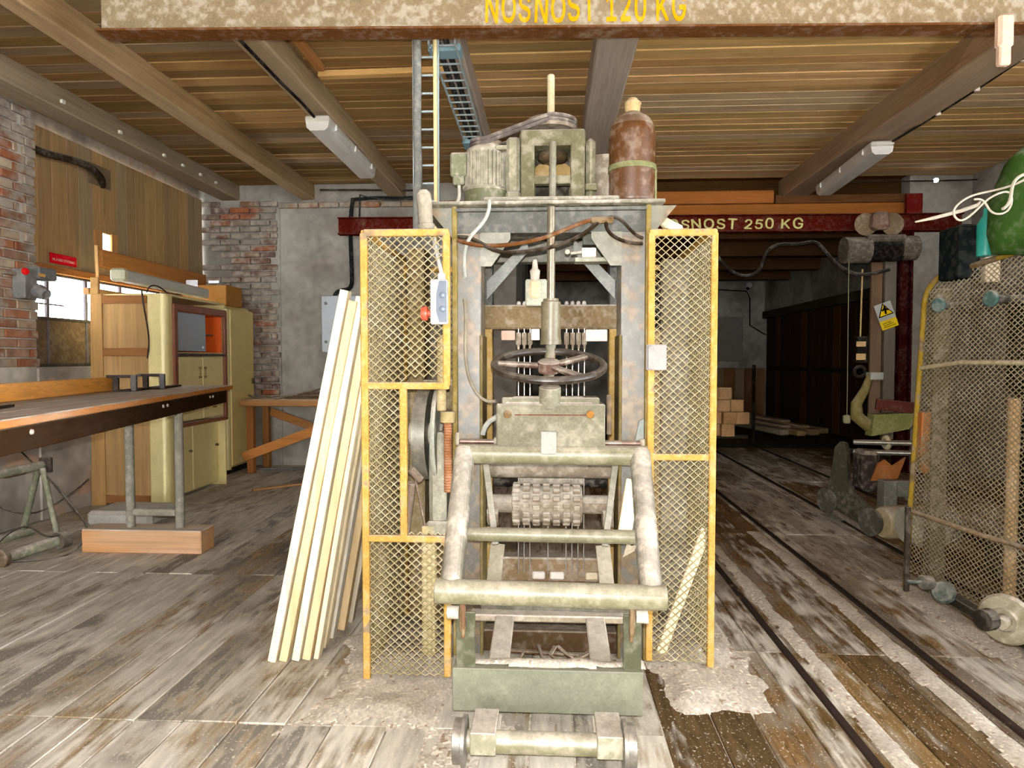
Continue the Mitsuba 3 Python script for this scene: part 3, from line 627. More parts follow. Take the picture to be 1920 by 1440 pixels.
part(fs, 'hose_coupling', lump(cyl((0.176, 3, 1.958), (0.273, 3, 1.959), .016, 12), .005, 50, 3), P((67, 35, 26), .2, .6), True)
part(fs, 'power_cable', tube([(-0.27, 2.99, 2.047), (-0.272, 2.98, 2.001), (-0.298, 2.98, 1.948), (-0.345, 2.98, 1.897), (-0.368, 3, 1.866), (-0.382, 3.03, 1.717)], .0085, 8, 30), P((149, 149, 141), .2, 0), 40, label='pale grey cable')
# limit switches
sw = part(fs, 'limit_switch', box(-0.115, -0.015, 3.1, 3.16, 1.595, 1.716, .006), P((147, 144, 131), .5, .1), label='grey limit switch box')
put(fresh(sw + '__gland'), lathe([(0, 0), (.020, 0), (.024, .04), (.014, .05), (.012, .075), (.008, .09), (0, .09)], (-0.071, 3.1, 1.714), (0, -.1, 1), 16), P((160, 152, 141), .5, .1), 40)
put(fresh(sw + '__cover'), lump(box(-0.097, -0.046, 3.07, 3.1, 1.627, 1.712, .012), .004, 40, 2), P((178, 165, 133), .4, .1), 40)
sw = part(fs, 'limit_switch', box(0.141, 0.206, 3.1, 3.15, 1.813, 1.857, .004), WHITE, label='small white limit switch on a bracket')
put(fresh(sw + '__roller_arm'), [cyl((0.091, 3.11, 1.832), (0.144, 3.11, 1.839), .007, 10), cyl((0.076, 3.1, 1.838), (0.077, 3.13, 1.843), .012, 14)], P((149, 144, 128), .5, .1), 40)
put(fresh(sw + '__bracket'), box(0.11, 0.288, 3.09, 3.18, 1.792, 1.811, .003), P((138, 136, 122), .6, .1))
part(fs, 'hanging_plate', box(0.148, 0.287, 3.18, 3.2, 1.883, 1.969, .004), P((90, 90, 80), .3, .3))
# left side: flywheel, brake lever, screw, seen through the gap of the cage
fw = part(fs, 'flywheel', lathe([(.04, -.02), (.16, -.012), (.20, -.03), (.215, -.03), (.215, .03), (.20, .03), (.16, .012), (.04, .02), (.04, -.02)], (-.585, 3.16, 1.0), (1, 0, 0), 48), P((120, 117, 107), .55, .15, 'steel'), 40, label='grey flywheel beside the left post')
put(fresh(fw + '__hub'), cyl((-.66, 3.16, 1.0), (-.50, 3.16, 1.0), .055, 24), P((149, 142, 125), .7, .1), 40)
put(fresh(fw + '__cover'), lathe([(.10, 0), (.235, 0), (.24, .01), (.235, .02), (.10, .02), (.10, 0)], (-.53, 3.18, 1.0), (1, 0, 0), 36), P((142, 141, 128), .6, .1), 40)
part(fs, 'gear_housing', [box(-.55, -.47, 3.02, 3.3, .60, 1.02, .02), box(-.56, -.44, 3.0, 3.3, .55, .62, .012)], P((136, 134, 118), .65, .15))
part(fs, 'brake_lever', [bar((-0.604, 2.95, 0.865), (-0.553, 2.95, 0.616), .012, .008, (1, 0, 0), .002), cyl((-0.612, 2.93, 0.868), (-0.569, 2.95, 0.817), .018, 12), cyl((-0.612, 2.95, 0.805), (-0.652, 3, 0.565), .02, 10)], P((112, 98, 86), .5, .2), 40)
part(fs, 'adjusting_screw', lathe(sum([[(.017, .012 * k), (.020, .012 * k + .006)] for k in range(26)], [(0, 0)]) + [(0, .312)], (-0.454, 2.98, .76), (0, 0, 1), 14), P((136, 88, 56), .25, .4))
part(fs, 'adjusting_screw', [cyl((-0.454, 2.98, 1.07), (-0.454, 2.98, 1.12), .035, 16), cyl((-0.485, 3.0, 1.12), (-0.485, 3.0, 1.45), .022, 14)], P((147, 131, 94), .5, .3), 40)
part(fs, 'prop', box(-0.579, -0.519, 3.0, 3.06, .0, .60, .004), P((165, 149, 109), .4, .2))
part(fs, 'belt_cover', [box(-.70, -.62, 3.30, 3.5, .05, 1.9, .01), box(-.63, -.47, 3.34, 3.42, .03, .5, .01), box(-.66, -.46, 3.3, 3.32, 1.1, 1.25, .01)], P((120, 106, 77), .6, .4))
part(fs, 'belt_cover', [box(.47, .53, 3.30, 3.45, .05, 1.5, .01)], P((138, 117, 83), .5, .35))
part(fs, 'belt_cover', box(.55, .69, 3.42, 3.46, .05, 1.85, .01), P((120, 114, 98), .7, .2))

# ================================================================ THE INFEED CARRIAGE in front of the saw
ic = thing('infeed_carriage', 'olive green tubular infeed frame on a small wheeled trolley in front of the frame saw', 'carriage')
B0, B1 = np.array([-0.358, 2.40, 0.514]), np.array([0.361, 2.40, 0.505])
T0, T1 = np.array([-0.363, 2.86, 0.948]), np.array([0.377, 2.86, 0.946])
TUB = lambda d=.55: P((104, 101, 78), d * .6, .22, 'paint')
part(ic, 'frame_tube', cyl(T0 - [.03, 0, 0], T1 + [.03, 0, 0], .042, 24), TUB(.6), 40)
part(ic, 'frame_tube', cyl(B0 - [.055, 0, 0], B1 + [.05, 0, 0], .044, 24), TUB(.6), 40)
part(ic, 'frame_tube', cyl(B0 - [.0, .0, 0.012], T0 + [-.0, .0, .012], .043, 24), P((90, 86, 74), .7, .2, 'paint'), 40)
part(ic, 'frame_tube', cyl(B1 - [.0, .0, 0.012], T1 + [.0, .0, .012], .043, 24), P((90, 86, 74), .7, .2, 'paint'), 40)
part(ic, 'frame_tube', cyl((-0.376, 2.78, 0.625), (0.36, 2.78, 0.621), .029, 24), TUB(.5), 40)
part(ic, 'lock_tab', box(-0.039, 0.025, 2.79, 2.815, 0.958, 1.052, .003), P((133, 134, 126), .2, .1))
part(ic, 'cross_rod', cyl((-0.391, 2.90, 0.996), (0.386, 2.90, 0.993), .0125, 16), P((112, 90, 77), .45, .3, 'steel'), 40)
part(ic, 'rod_collar', cyl((-0.243, 2.90, 0.996), (-0.183, 2.90, 0.996), .019, 16), P((136, 128, 114), .7, .1), 40)
part(ic, 'rod_lug', cyl((-0.4, 2.9, 0.979), (-0.4, 2.9, 1.035), .010, 8), P((136, 128, 114), .7, .1), 40)
part(ic, 'rod_lug', cyl((0.391, 2.9, 0.979), (0.39, 2.9, 1.012), .012, 8), P((136, 128, 114), .7, .1), 40)
pz0, pz1 = 0.053, 0.214
part(ic, 'front_plate', [box(-0.359, 0.339, 2.44, 2.452, pz0, pz1, .003), box(-0.359, 0.339, 2.44, 2.53, pz1 - .012, pz1, .003), box(-0.359, 0.339, 2.44, 2.50, pz0, pz0 + .012, .003)], P((102, 101, 84), .15, .2, 'paint'), label='plain green front plate')
for s, a, b, hx in ((-1, -0.347, -0.276, -0.313), (1, 0.333, 0.267, 0.29)):
    part(ic, 'upright', [box(a, b, 2.455, 2.47, pz1 - .02, 0.418, .003), box(a, a - s * .012, 2.46, 2.56, pz1, 0.448, .003)], P((75, 77, 60), .25, .2))
    part(ic, 'hook', [bar((hx, 2.40, 0.344), (hx, 2.39, 0.487), .013, .010, (0, -1, 0), .003), cyl((hx + s * .006, 2.43, 0.355), (hx + s * .006, 2.43, 0.472), .012, 10)], P((104, 74, 61), .2, .6), 40)
    part(ic, 'pivot_pin', lump(cyl((hx + s * .02, 2.45, 0.418), (hx + s * .065, 2.45, 0.418), .024, 14), .005, 40, 4), P((171, 163, 144), .8, .1), True)
    kx = hx - s * .095
    part(ic, 'angle_foot', bar((kx, 2.44, pz0 - .01), (kx, 2.30, pz0 - .03), .085, .012, (0, 0, 1), .003), P((128, 120, 99), .9, .2))
    part(ic, 'axle_bracket', [box(kx - .042, kx + .042, 2.15, 2.31, .118, .135, .003), box(kx - .042, kx + .042, 2.15, 2.164, .060, .132, .003)], P((126, 120, 101), .9, .15))
    part(ic, 'wheel', lathe([(0, 0), (.045, 0), (.070, .004), (.070, .030), (.080, .032), (.080, .044), (.04, .048), (0, .048)], (-0.299 - .022 if s < 0 else 0.262 + .022, 2.2, .081), (s * -1, 0, 0), 36), P((109, 104, 98), .4, .25, 'steel'), 40)
part(ic, 'axle', cyl((-0.281, 2.2, .081), (0.248, 2.2, .081), .036, 24), TUB(.75), 40)
for y0, y1, zz, w0, w1 in ((2.47, 2.53, pz1 - .004, -0.275, 0.265), (2.82, 2.90, .27, -0.341, 0.31)):
    part(ic, 'deck_bar', box(w0, w1, y0, y1, zz - .03, zz, .006), P((136, 125, 106), .98, .1))
for a, c in ((-0.192, -0.19), (0.193, 0.19)):
    part(ic, 'deck_bar', bar((a, 2.5, pz1 - .012), (c, 2.86, .262), .08, .02, (0, 0, 1), .005), P((136, 125, 106), .98, .1))
part(ic, 'deck_bar', box(-.30, .34, 2.88, 2.93, .25, .30, .004), GRN(.35, .2))
part(ic, 'shavings', mound(-.32, .36, 2.448, 2.545, .022, .012, 4, pz1 - .001), SAWDUST, True, kind='stuff')
# debris in the pit below the deck
single('debris_heap', 'dusty offcuts and bark lying under the infeed carriage', 'debris', [lump(mound(-.3, .33, 2.5, 3.05, .10, .02, 9, 0.0), .01, 30, 4)] + [bar((rnd.uniform(-.25, .25), rnd.uniform(2.5, 2.95), .05), (rnd.uniform(-.25, .25), rnd.uniform(2.5, 2.95), .09), rnd.uniform(.01, .035), .012, (0, 0, 1), .003) for _ in range(26)],
       P((84, 64, 46), .4, .3), kind='stuff')

# ================================================================ YELLOW MESH CAGES
def yel(d=.45): return P(YEL, d, .42)
MESHM = P((134, 120, 91), .5, .2)
def cage_bar(t, p0, p1, w=.029): return part(t, 'frame_bar', bar(p0, p1, w, w, (0, -1, 0) if abs(p1[2] - p0[2]) > .5 else (0, 0, 1), .004), yel())
LX0, LX1, LY = -.765, -0.424, 2.76
zt = 1.867; z1_, z2_ = 1.242, 0.608
cg = thing('mesh_cage', 'tall yellow-framed expanded-metal cage left of the frame saw, with an open notch', 'safety cage')
XM = -0.605
for p0, p1 in (((LX0, LY, .0), (LX0, LY, zt)), ((LX1, LY, z1_), (LX1, LY, zt)), ((LX1, LY, .03), (LX1, LY, z2_)), ((LX0, LY, zt), (LX1 + .01, LY, zt)), ((LX0, LY, z1_), (LX1 + .01, LY, z1_)), ((LX0, LY, z2_), (LX1 + .01, LY, z2_)),
               ((XM, LY, z2_), (XM, LY, z1_)), ((LX0, 3.52, .0), (LX0, 3.52, zt)), ((LX0, LY, zt), (LX0, 3.52, zt)), ((LX1, 3.52, zt - .05), (LX0, 3.52, zt - .05))): cage_bar(cg, p0, p1)
inside = lambda x, z: not (x > XM - LX0 and z1_ > z > z2_)
part(cg, 'mesh_panel', expanded((LX0 + .008, LY + .004, .03), (1, 0, 0), (0, 0, 1), LX1 - LX0 - .012, zt - .03, .0365, .033, .0055, .004, keep=inside), MESHM)
part(cg, 'mesh_panel', expanded((LX0 + .002, LY + .01, .03), (0, 1, 0), (0, 0, 1), .75, zt - .03, .0365, .033, .0075, .004), MESHM)
part(cg, 'mesh_panel', expanded((LX0 + .01, 3.52, .03), (1, 0, 0), (0, 0, 1), .32, zt - .08, .0365, .033, .006, .004), MESHM)
RX0, RX1, RY = 0.433, 0.693 + .006, 2.96
zt2 = 1.893
cg = thing('mesh_cage', 'narrow yellow-framed expanded-metal cage right of the frame saw', 'safety cage')
for p0, p1 in (((RX0, RY, .03), (RX0, RY, zt2)), ((RX1, RY, .0), (RX1, RY, zt2)), ((RX0 - .01, RY, zt2), (RX1 + .01, RY, zt2)), ((RX0, RY + .006, 0.927), (RX1, RY + .006, 0.927)), ((RX1, 3.7, 0), (RX1, 3.7, zt2)), ((RX1, RY, zt2), (RX1, 3.7, zt2)), ((RX0, 3.7, zt2 - .05), (RX1, 3.7, zt2 - .05))): cage_bar(cg, p0, p1, .029)
part(cg, 'mesh_panel', expanded((RX0 + .005, RY - .006, .03), (1, 0, 0), (0, 0, 1), RX1 - RX0 - .01, zt2 - .04, .0365, .033, .0048, .004), MESHM)
part(cg, 'mesh_panel', expanded((RX1 - .002, RY + .01, .03), (0, 1, 0), (0, 0, 1), .73, zt2 - .04, .0365, .033, .0075, .004), MESHM)
part(cg, 'mesh_panel', expanded((RX0, 3.7, .03), (1, 0, 0), (0, 0, 1), RX1 - RX0, zt2 - .08, .0365, .033), MESHM)
single('stick', 'pale straight batten leaning inside the right yellow cage', 'batten', bar((0.505, 3.1, -0.007), (0.704, 3.08, 0.584), .045, .02, (0, -1, 0), .003), W((226, 206, 168), 'z', .25))
single('board_offcut', 'short pale board poking out over the top of the right yellow cage', 'board', bar((0.493, 3.2, 2.005), (0.577, 3.1, 1.931), .045, .018, (0, -1, .2), .003), W((236, 222, 192), 'x', .2))
# start/stop box on the left cage
cb = thing('control_box', 'white and grey push-button box with a red mushroom button on the left yellow cage', 'control box')
bx0, bx1, bz0, bz1 = -0.482, -0.414, 1.491, 1.672
part(cb, 'case', box(bx0, bx1, 2.70, 2.75, bz0, bz1, .005), P((150, 150, 146), .05, 0, 'paint'))
part(cb, 'face_plate', prism([(0, .008), (.028, .008), (.028, bz1 - bz0 - .008), (0, bz1 - bz0 - .008), (-.012, bz1 - bz0 - .06), (-.012, .05)], (bx1 - .030, 2.70, bz0), (1, 0, 0), (0, 0, 1), .006), P((62, 70, 80), .05, 0, 'paint'))
for zz in (bz1 - .065, bz1 - .12): part(cb, 'push_button', lathe([(0, 0), (.013, 0), (.013, .006), (.009, .009), (0, .009)], (bx1 - .016, 2.694, zz), (0, -1, 0), 18), P((84, 94, 106), .05, 0, 'paint'), 40)
part(cb, 'mushroom_button', lathe([(0, 0), (.012, 0), (.012, .012), (.028, .014), (.030, .024), (.026, .038), (0, .044)], (bx0, 2.725, 1.536), (-1, 0, 0), 24), P((181, 74, 53), .05, 0, 'paint'), 40, label='red mushroom button')
part(cb, 'cable', tube([(-0.501, 2.9, 1.903), (-0.473, 2.8, 1.8), (-0.445, 2.74, 1.715), (bx1 - .025, 2.725, bz1 + .02), (bx1 - .025, 2.725, bz1 - .005)], .0085, 8, 30), P((170, 170, 162), .15, 0), 40)
part(cb, 'cable_gland', cyl((bx1 - .025, 2.725, bz1 - .002), (bx1 - .025, 2.725, bz1 + .025), .016, 14), P((189, 186, 176), .1, 0), 40)
single('plug_socket', 'dusty grey cylindrical cable coupling hanging by the cable ladder', 'coupling', lathe([(0, 0), (.028, 0), (.036, .012), (.036, .02), (.030, .025), (.032, .12), (.030, .15), (.018, .168), (0, .17)], (-0.534, 2.92, 1.911), (-.08, 0, 1), 24), P((141, 133, 117), .6, .1), 40)
single('junction_box', 'small white junction box on the inner bar of the right yellow cage', 'box', [box(0.408, 0.494, 2.915, 2.945, 1.304, 1.414, .004), box(0.413, 0.433, 2.90, 2.93, 1.309, 1.409, .003)], P((142, 139, 132), .12, .18))
# gas cylinder on the top plate
gc = thing('gas_cylinder', 'brown gas cylinder with a pale dusty shoulder on top of the frame saw', 'gas cylinder')
gx, gy = 0.369, 3.14
part(gc, 'vessel', lathe([(0, 0), (.098, 0), (.104, .012), (.104, .30), (.098, .34), (.080, .375), (.045, .40), (.030, .41), (.028, .425), (0, .425)], (gx, gy, 2.06), (0, 0, 1), 40), P((78, 48, 24), .32, .2, 'paint'), 40)
part(gc, 'valve_collar', lathe([(.026, 0), (.034, .0), (.036, .05), (.032, .056), (.026, .056)], (gx, gy, 2.46), (0, 0, 1), 24), P((165, 141, 102), .7, .2), 40)
part(gc, 'valve', [cyl((gx, gy, 2.46), (gx, gy, 2.53), .024, 16), cyl((gx, gy, 2.50), (gx + .034, gy - .02, 2.505), .011, 10)], P((144, 120, 83), .5, .3), 40)
part(gc, 'clamp_band', [lathe([(.103, 0), (.109, 0), (.109, .024), (.103, .024), (.103, 0)], (gx, gy, 2.20), (0, 0, 1), 40), box(gx + .088, gx + .108, gy - .03, gy + .03, 2.046, 2.21, .003)], P((107, 106, 74), .35, .2), 40, label='green holding strap')

# ================================================================ LEFT SIDE OF THE HALL
# stack of fresh battens leaning on the left cage
ord_ = ['leftmost of the row', 'second from the left', 'third from the left', 'fourth from the left', 'fifth from the left', 'sixth from the left', 'seventh from the left', 'eighth, almost behind it', 'innermost and greyest']
for k, (xb, yb, xt, zt_, yt, wd) in enumerate(((-1.238, 2.93, -.872, 1.645, 2.86, .036), (-1.190, 2.94, -.838, 1.60, 2.87, .036), (-1.137, 2.95, -.812, 1.62, 2.885, .034), (-1.092, 2.96, -.790, 1.50, 2.90, .036), (-1.050, 2.97, -.785, 1.45, 2.93, .022),
                                          (-1.062, 3.09, -.80, 1.40, 3.04, .030), (-1.065, 3.20, -.80, 1.45, 3.16, .036), (-1.04, 3.30, -.80, 1.30, 3.26, .036), (-1.03, 3.40, -.80, 1.2, 3.36, .036))):
    rgb = [(206, 194, 164), (196, 174, 134), (208, 198, 170), (190, 166, 128), (202, 186, 152), (186, 168, 136), (184, 174, 156), (174, 148, 112), (160, 148, 130)][k]
    single('wooden_batten', 'pale batten leaning on the left cage, ' + ord_[k], 'batten', bar((xb, yb, .004), (xt, yt, zt_), wd, .055, (0, -1, 0), .002), W(rgb, 'z', 0), group='battens leaning on the left yellow cage')
# workbench
wb = thing('workbench', 'long wooden workbench with pipe legs at the left edge', 'workbench')
b0, b1 = np.array([-2.0, 2.10]), np.array([-2.848, 5.933]); bd = (b1 - b0) / np.linalg.norm(b1 - b0); bp = np.array([-bd[1], bd[0]])
on = lambda a, s, z: tuple(np.append(b0 + bd * a + bp * s, z))     # a along the bench from its near end, s in from its right edge
BL = float(np.linalg.norm(b1 - b0))
for k in range(3):
    part(wb, 'tabletop_plank', bar(on(0, .105 + k * .21, 1.102), on(BL - (.0, .03, .01)[k], .105 + k * .21, 1.102), .208, .036, b=.005), W([(196, 124, 66), (196, 184, 166), (190, 178, 160)][k], 'y', .95))
part(wb, 'apron', bar(on(0, .035, 1.028), on(BL - .15, .035, 1.028), .03, .105, b=.004), W((62, 46, 33), 'y', .1), label='dark stained apron')
part(wb, 'apron', bar(on(0, .60, 1.035), on(BL - .15, .60, 1.035), .03, .09, b=.004), W((62, 46, 33), 'y', .1))
part(wb, 'end_rail', bar(on(BL - .18, .03, 1.035), on(BL - .18, .6, 1.035), .03, .09, b=.004), W((110, 78, 50), 'x', .1))
for a in (2.17, 2.25, .6, 3.25, 3.33): part(wb, 'bolt', lathe([(0, 0), (.012, 0), (.010, .008), (0, .01)], on(a, .02, 1.05), (-bp[0], -bp[1], 0), 10), P((180, 172, 160), .1, .2), 40)
PIPE = P((128, 124, 114), .45, .2)
for x in (-2.605, -2.965): part(wb, 'leg', cyl((x, 4.6, .165), (x, 4.6, 1.0), .030, 18), PIPE, 40)
part(wb, 'leg_brace', cyl((-2.94, 4.6, .27), (-2.63, 4.6, .27), .026, 16), PIPE, 40)
part(wb, 'clamp_bracket', [tube([(-2.62, 4.55, .98), (-2.72, 4.53, .99), (-2.78, 4.5, 1.0)], .02, 8), cyl((-2.61, 4.54, .96), (-2.61, 4.54, 1.02), .028, 14)], P((124, 116, 104), .4, .2), 40)
single('bench_sleeper', 'squared orange timber that the workbench legs stand on', 'timber', box(-3.27, -2.41, 4.51, 4.70, 0, .165, .008), W((184, 130, 80), 'x', .75))
single('stop_board', 'orange board standing on edge along the back of the workbench', 'board', bar(on(.9, .60, 1.172), on(2.9, .60, 1.172), .03, .10, b=.004), W((206, 140, 70), 'y', .1))
def stop_bracket(a, s, lab, L):
    t = thing('bench_stop', lab, 'bench stop')
    blk = P((70, 62, 56), .25, .35); e3 = np.append(bd, 0); s3 = np.append(bp, 0)
    o = np.array(on(a, s, 1.121))
    part(t, 'base_plate', prism([(0, -.05), (.25 * L, -.05), (.5 * L, -.01), (.5 * L, .01), (.25 * L, .05), (0, .05)], o, e3, s3, .012), P((52, 46, 42), .2, .25))
    for d, c in ((-.06, blk), (.06, P((104, 102, 100), .25, .2))): part(t, 'post', moved(box(-.02, .02, -.018, .018, 0, .118, .004), rot([0, 0, 1], math.degrees(math.atan2(bd[1], bd[0]))), o + e3 * .03 + s3 * -d), c)
    part(t, 'cross_bar', bar(o + e3 * .03 + s3 * .12 + [0, 0, .108], o + e3 * .03 - s3 * .06 + [0, 0, .108], .03, .022, b=.003), blk)
stop_bracket(2.72, .46, 'rusty steel stop nearest the middle of the workbench, with a tapered plate', 1.3)
stop_bracket(3.12, .40, 'rusty steel stop near the far end of the workbench', 1.3)
stop_bracket(.38, .36, 'dark steel stop cut off by the left picture edge, on the workbench', 1.5)
# trestle and cables
tr = thing('pipe_trestle', 'low pipe trestle with collars at the lower left, under the workbench', 'trestle')
TP = P((118, 116, 98), .7, .15)
part(tr, 'top_tube', cyl((-3.731, 4.2, 0.573), (-3.708, 4.72, 0.579), .032, 18), TP, 40)
part(tr, 'end_plate', box(-3.732, -3.642, 4.72, 4.75, 0.527, 0.634, .004), P((64, 58, 52), .2, .2))
part(tr, 'leg', cyl((-3.67, 4.68, 0.563), (-3.517, 4.62, 0.047), .019, 14), TP, 40)
part(tr, 'leg', cyl((-3.733, 4.72, 0.556), (-4.016, 4.9, 0.025), .022, 14), TP, 40)
part(tr, 'foot_tube', cyl((-3.667, 4.15, 0.022), (-3.469, 4.6, 0.072), .040, 18), TP, 40)
part(tr, 'foot_tube', cyl((-4.061, 4.6, 0.017), (-3.979, 4.95, 0.038), .034, 18), TP, 40)
part(tr, 'collar', [cyl((-3.471, 4.55, 0.071), (-3.452, 4.62, 0.075), .062, 24)], P((96, 88, 78), .5, .3), 40)
part(tr, 'collar', [cyl((-3.587, 4.15, 0.051), (-3.593, 4.2, 0.05), .07, 24)], P((96, 80, 66), .5, .3), 40)
single('loose_cable', 'thin black cable looping over the trestle and down to the floor', 'cable', tube([(-3.7, 4.3, 0.824), (-3.738, 4.5, 0.752), (-3.765, 4.7, 0.605), (-3.569, 4.65, 0.464), (-3.358, 4.6, 0.266), (-3.255, 4.55, 0.127), (-3.30, 4.46, .02), (-3.42, 4.30, .008), (-3.62, 4.25, .008), (-3.8, 4.3, .01), (-3.9, 4.5, .02), (-3.919, 4.6, 0.066), (-3.9, 4.7, 0.11), (-3.658, 4.6, 0.123), (-3.424, 4.5, 0.126)], .006, 6, 90), P((44, 40, 38), .25, 0))
single('loose_cable', 'short dark cable sagging behind the trestle along the lower wall', 'cable', tube([(-4.231, 4.9, 0.252), (-4.147, 4.95, 0.184), (-4.016, 5, 0.158), (-3.842, 5, 0.227), (-3.667, 5, 0.337), (-3.554, 5, 0.429)], .007, 6, 40), P((58, 50, 44), .3, 0))
single('mortar_block', 'pale grey rubble block on the floor behind the bench sleeper', 'block', lump(box(-3.731, -3.191, 5.2, 5.6, 0, .13, .03), .01, 8, 3), P((176, 172, 160), .5, 0))
# wall switch, sign, flue, post
ws = thing('wall_switch', 'grey industrial switch and socket with a red button on the brick pier', 'switch')
def wy(px): return px
part(ws, 'housing', box(-4.25, -4.14, 5.137, 5.28, 1.835, 2.07, .012), P((112, 112, 108), .3, .1))
part(ws, 'socket_housing', box(-4.24, -4.12, 5.269, 5.474, 2.001, 2.101, .012), P((104, 106, 104), .3, .1))
part(ws, 'socket_spout', lathe([(0, 0), (.05, 0), (.055, .02), (.042, .09), (.036, .10), (.030, .09), (0, .08)], (-3.943, 5.02, 1.879), (.8, -.2, -.3), 22), P((96, 98, 96), .25, .1), 40)
part(ws, 'mushroom_button', lathe([(0, 0), (.014, 0), (.028, .02), (.026, .034), (0, .04)], (-4.14, 5.127, 2.041), (1, -.3, 0), 20), P((214, 22, 24), .02, 0, 'paint'), 40, label='bright red button')
part(ws, 'rating_plate', box(-4.121, -4.117, 5.261, 5.336, 2.02, 2.046, .001), P((196, 150, 84), 0, 0))
part(ws, 'bracket', box(-4.25, -4.2, 5.034, 5.151, 2.013, 2.042, .004), P((120, 110, 96), .3, .3))
sn = thing('wall_sign', 'small red sign with a white line of text on the plank cladding', 'sign')
sy0, sy1, sz0, sz1 = 5.742, 6.077, 2.201, 2.292
part(sn, 'plate', box(-4.392, -4.386, sy0, sy1, sz0, sz1, .001), P((196, 28, 40), .05, 0))
m = meshkit.text_mesh('HLAVNI VYPINAC', 1.0, .02); v = np.array(m.vertices); sc = (sy1 - sy0) * .84 / v[:, 0].max()
part(sn, 'lettering', (np.column_stack([-4.385 + v[:, 2] * .03, sy0 + (sy1 - sy0) * .08 + v[:, 0] * sc, (sz0 + sz1) / 2 - .02 + v[:, 1] * sc]), np.array(m.faces)), P((232, 214, 208), .05, 0))
fl = thing('flue_pipe', 'black iron pipe that enters the plank cladding through a square plate', 'pipe')
part(fl, 'pipe', tube([(-4.30, 5.35, 3.12), (-4.30, 5.826, 3.132), (-4.30, 6.139, 3.146), (-4.32, 6.317, 3.115), (-4.40, 6.481, 3.056)], .032, 12, 30), P((54, 44, 38), .25, .3), 40)
part(fl, 'wall_plate', box(-4.396, -4.388, 6.272, 6.596, 3.036, 3.233, .002), P((104, 88, 70), .15, .4))
single('leaning_post', 'tall bare board standing beside the open cabinet, in front of the window', 'board', bar((-4.208, 6.02, -0.042), (-4.174, 6.02, 2.103), .075, .03, (0, -1, 0), .003), W((160, 126, 82), 'z', .05))
single('leaning_lath', 'thin lath sticking up above the leaning board', 'lath', bar((-4.173, 6.06, 2.01), (-4.185, 6.06, 2.402), .03, .012, (0, -1, 0), .003), W((198, 158, 104), 'z', .05))
# kitchen cabinet
kc = thing('kitchen_cabinet', 'old cream kitchen cabinet with red-brown framing and a glass sliding door', 'cabinet')
CREAM = lambda d=.06: P((222, 206, 146), d, .04, 'paint'); REDB = P((112, 60, 36), .08, .1, 'paint')
cx0, cx1, cy0, cy1 = -4.19, -3.50, 6.0, 7.12
CX = -3.50
part(kc, 'carcass', [box(-4.19, -4.17, cy0, cy1, .0, 1.95, .003), box(-4.17, CX, cy1 - .02, cy1, .0, 1.95, .003), box(-4.17, CX, cy0 + .02, cy1, 1.93, 1.952, .006), box(-4.17, -3.62, cy0 + .02, cy1, .02, .05, .003), box(-4.17, CX - .03, cy0 + .02, cy1, .70, .72, .003), box(-4.17, CX - .04, cy0 + .02, cy1, 1.40, 1.42, .003)], CREAM())
sp = part(kc, 'side_panel', box(-4.14, -3.66, cy0 + .010, cy0 + .02, .02, 1.93, .002), W((156, 124, 84), 'z', .05), label='bare fibreboard side panel')
for z0 in (1.86, 1.38, .80, .02): put(fresh(sp + '__rail'), box(-4.12, -3.68, cy0 - .002, cy0 + .012, z0, z0 + .075, .003), W((128, 90, 56), 'x', .05))
put(fresh(sp + '__stile'), box(-4.19, -4.10, cy0 - .004, cy0 + .012, .0, 1.95, .003), W((160, 126, 82), 'z', .05))
part(kc, 'corner_post', [lathe([(0, 0), (.055, 0), (.055, 1.95), (0, 1.95)], (CX - .055, cy0 + .055, 0), (0, 0, 1), 24), box(-3.67, CX - .055, cy0, cy0 + .02, 0, 1.95, .002), box(CX - .02, CX, cy0 + .055, cy0 + .11, 0, 1.95, .002)], CREAM(), 40, label='rounded cream corner')
fy0, fy1 = cy0 + .10, cy1
part(kc, 'front_frame', [box(CX - .01, CX + .02, fy0, fy0 + .075, .74, 1.87, .012), box(CX - .01, CX + .02, fy1 - .05, fy1 + .02, .74, 1.87, .012), box(CX - .01, CX + .02, fy0, fy1 + .02, 1.80, 1.875, .012), box(CX - .01, CX + .02, fy0, fy1 + .02, .70, .745, .012)], REDB, label='red-brown rounded front frame')
part(kc, 'interior', [box(-4.165, -4.155, fy0, fy1 - .03, 1.42, 1.82, .001), box(-4.16, CX - .02, fy1 - .05, fy1 - .03, 1.42, 1.82, .001), box(-4.16, CX - .02, fy0 + .04, fy1 - .03, 1.80, 1.82, .001)], P((206, 84, 30), .05, .05, 'paint'), label='orange-brown varnished interior')
part(kc, 'shelf', box(-4.15, CX - .10, fy0 + .05, fy1 - .05, 1.60, 1.615, .003), P((96, 60, 40), .4, 0))
gd = part(kc, 'sliding_door', box(CX - .012, CX - .004, fy0 + .07, fy0 + .62, 1.43, 1.80, .002), ('mat_frost', 0, 0), label='grey frosted sliding glass')
put(fresh(gd + '__finger_knob'), lathe([(0, 0), (.016, 0), (.012, .012), (0, .014)], (CX - .004, fy0 + .56, 1.47), (1, 0, 0), 16), P((196, 200, 204), 0, 0, 'steel'), 40)
part(kc, 'counter', box(CX - .06, CX + .03, fy0 + .06, fy1 - .03, 1.385, 1.41, .006), P((48, 38, 34), .15, 0, 'paint'), label='black ledge under the glass')
ym = (fy0 + fy1) / 2 + .02
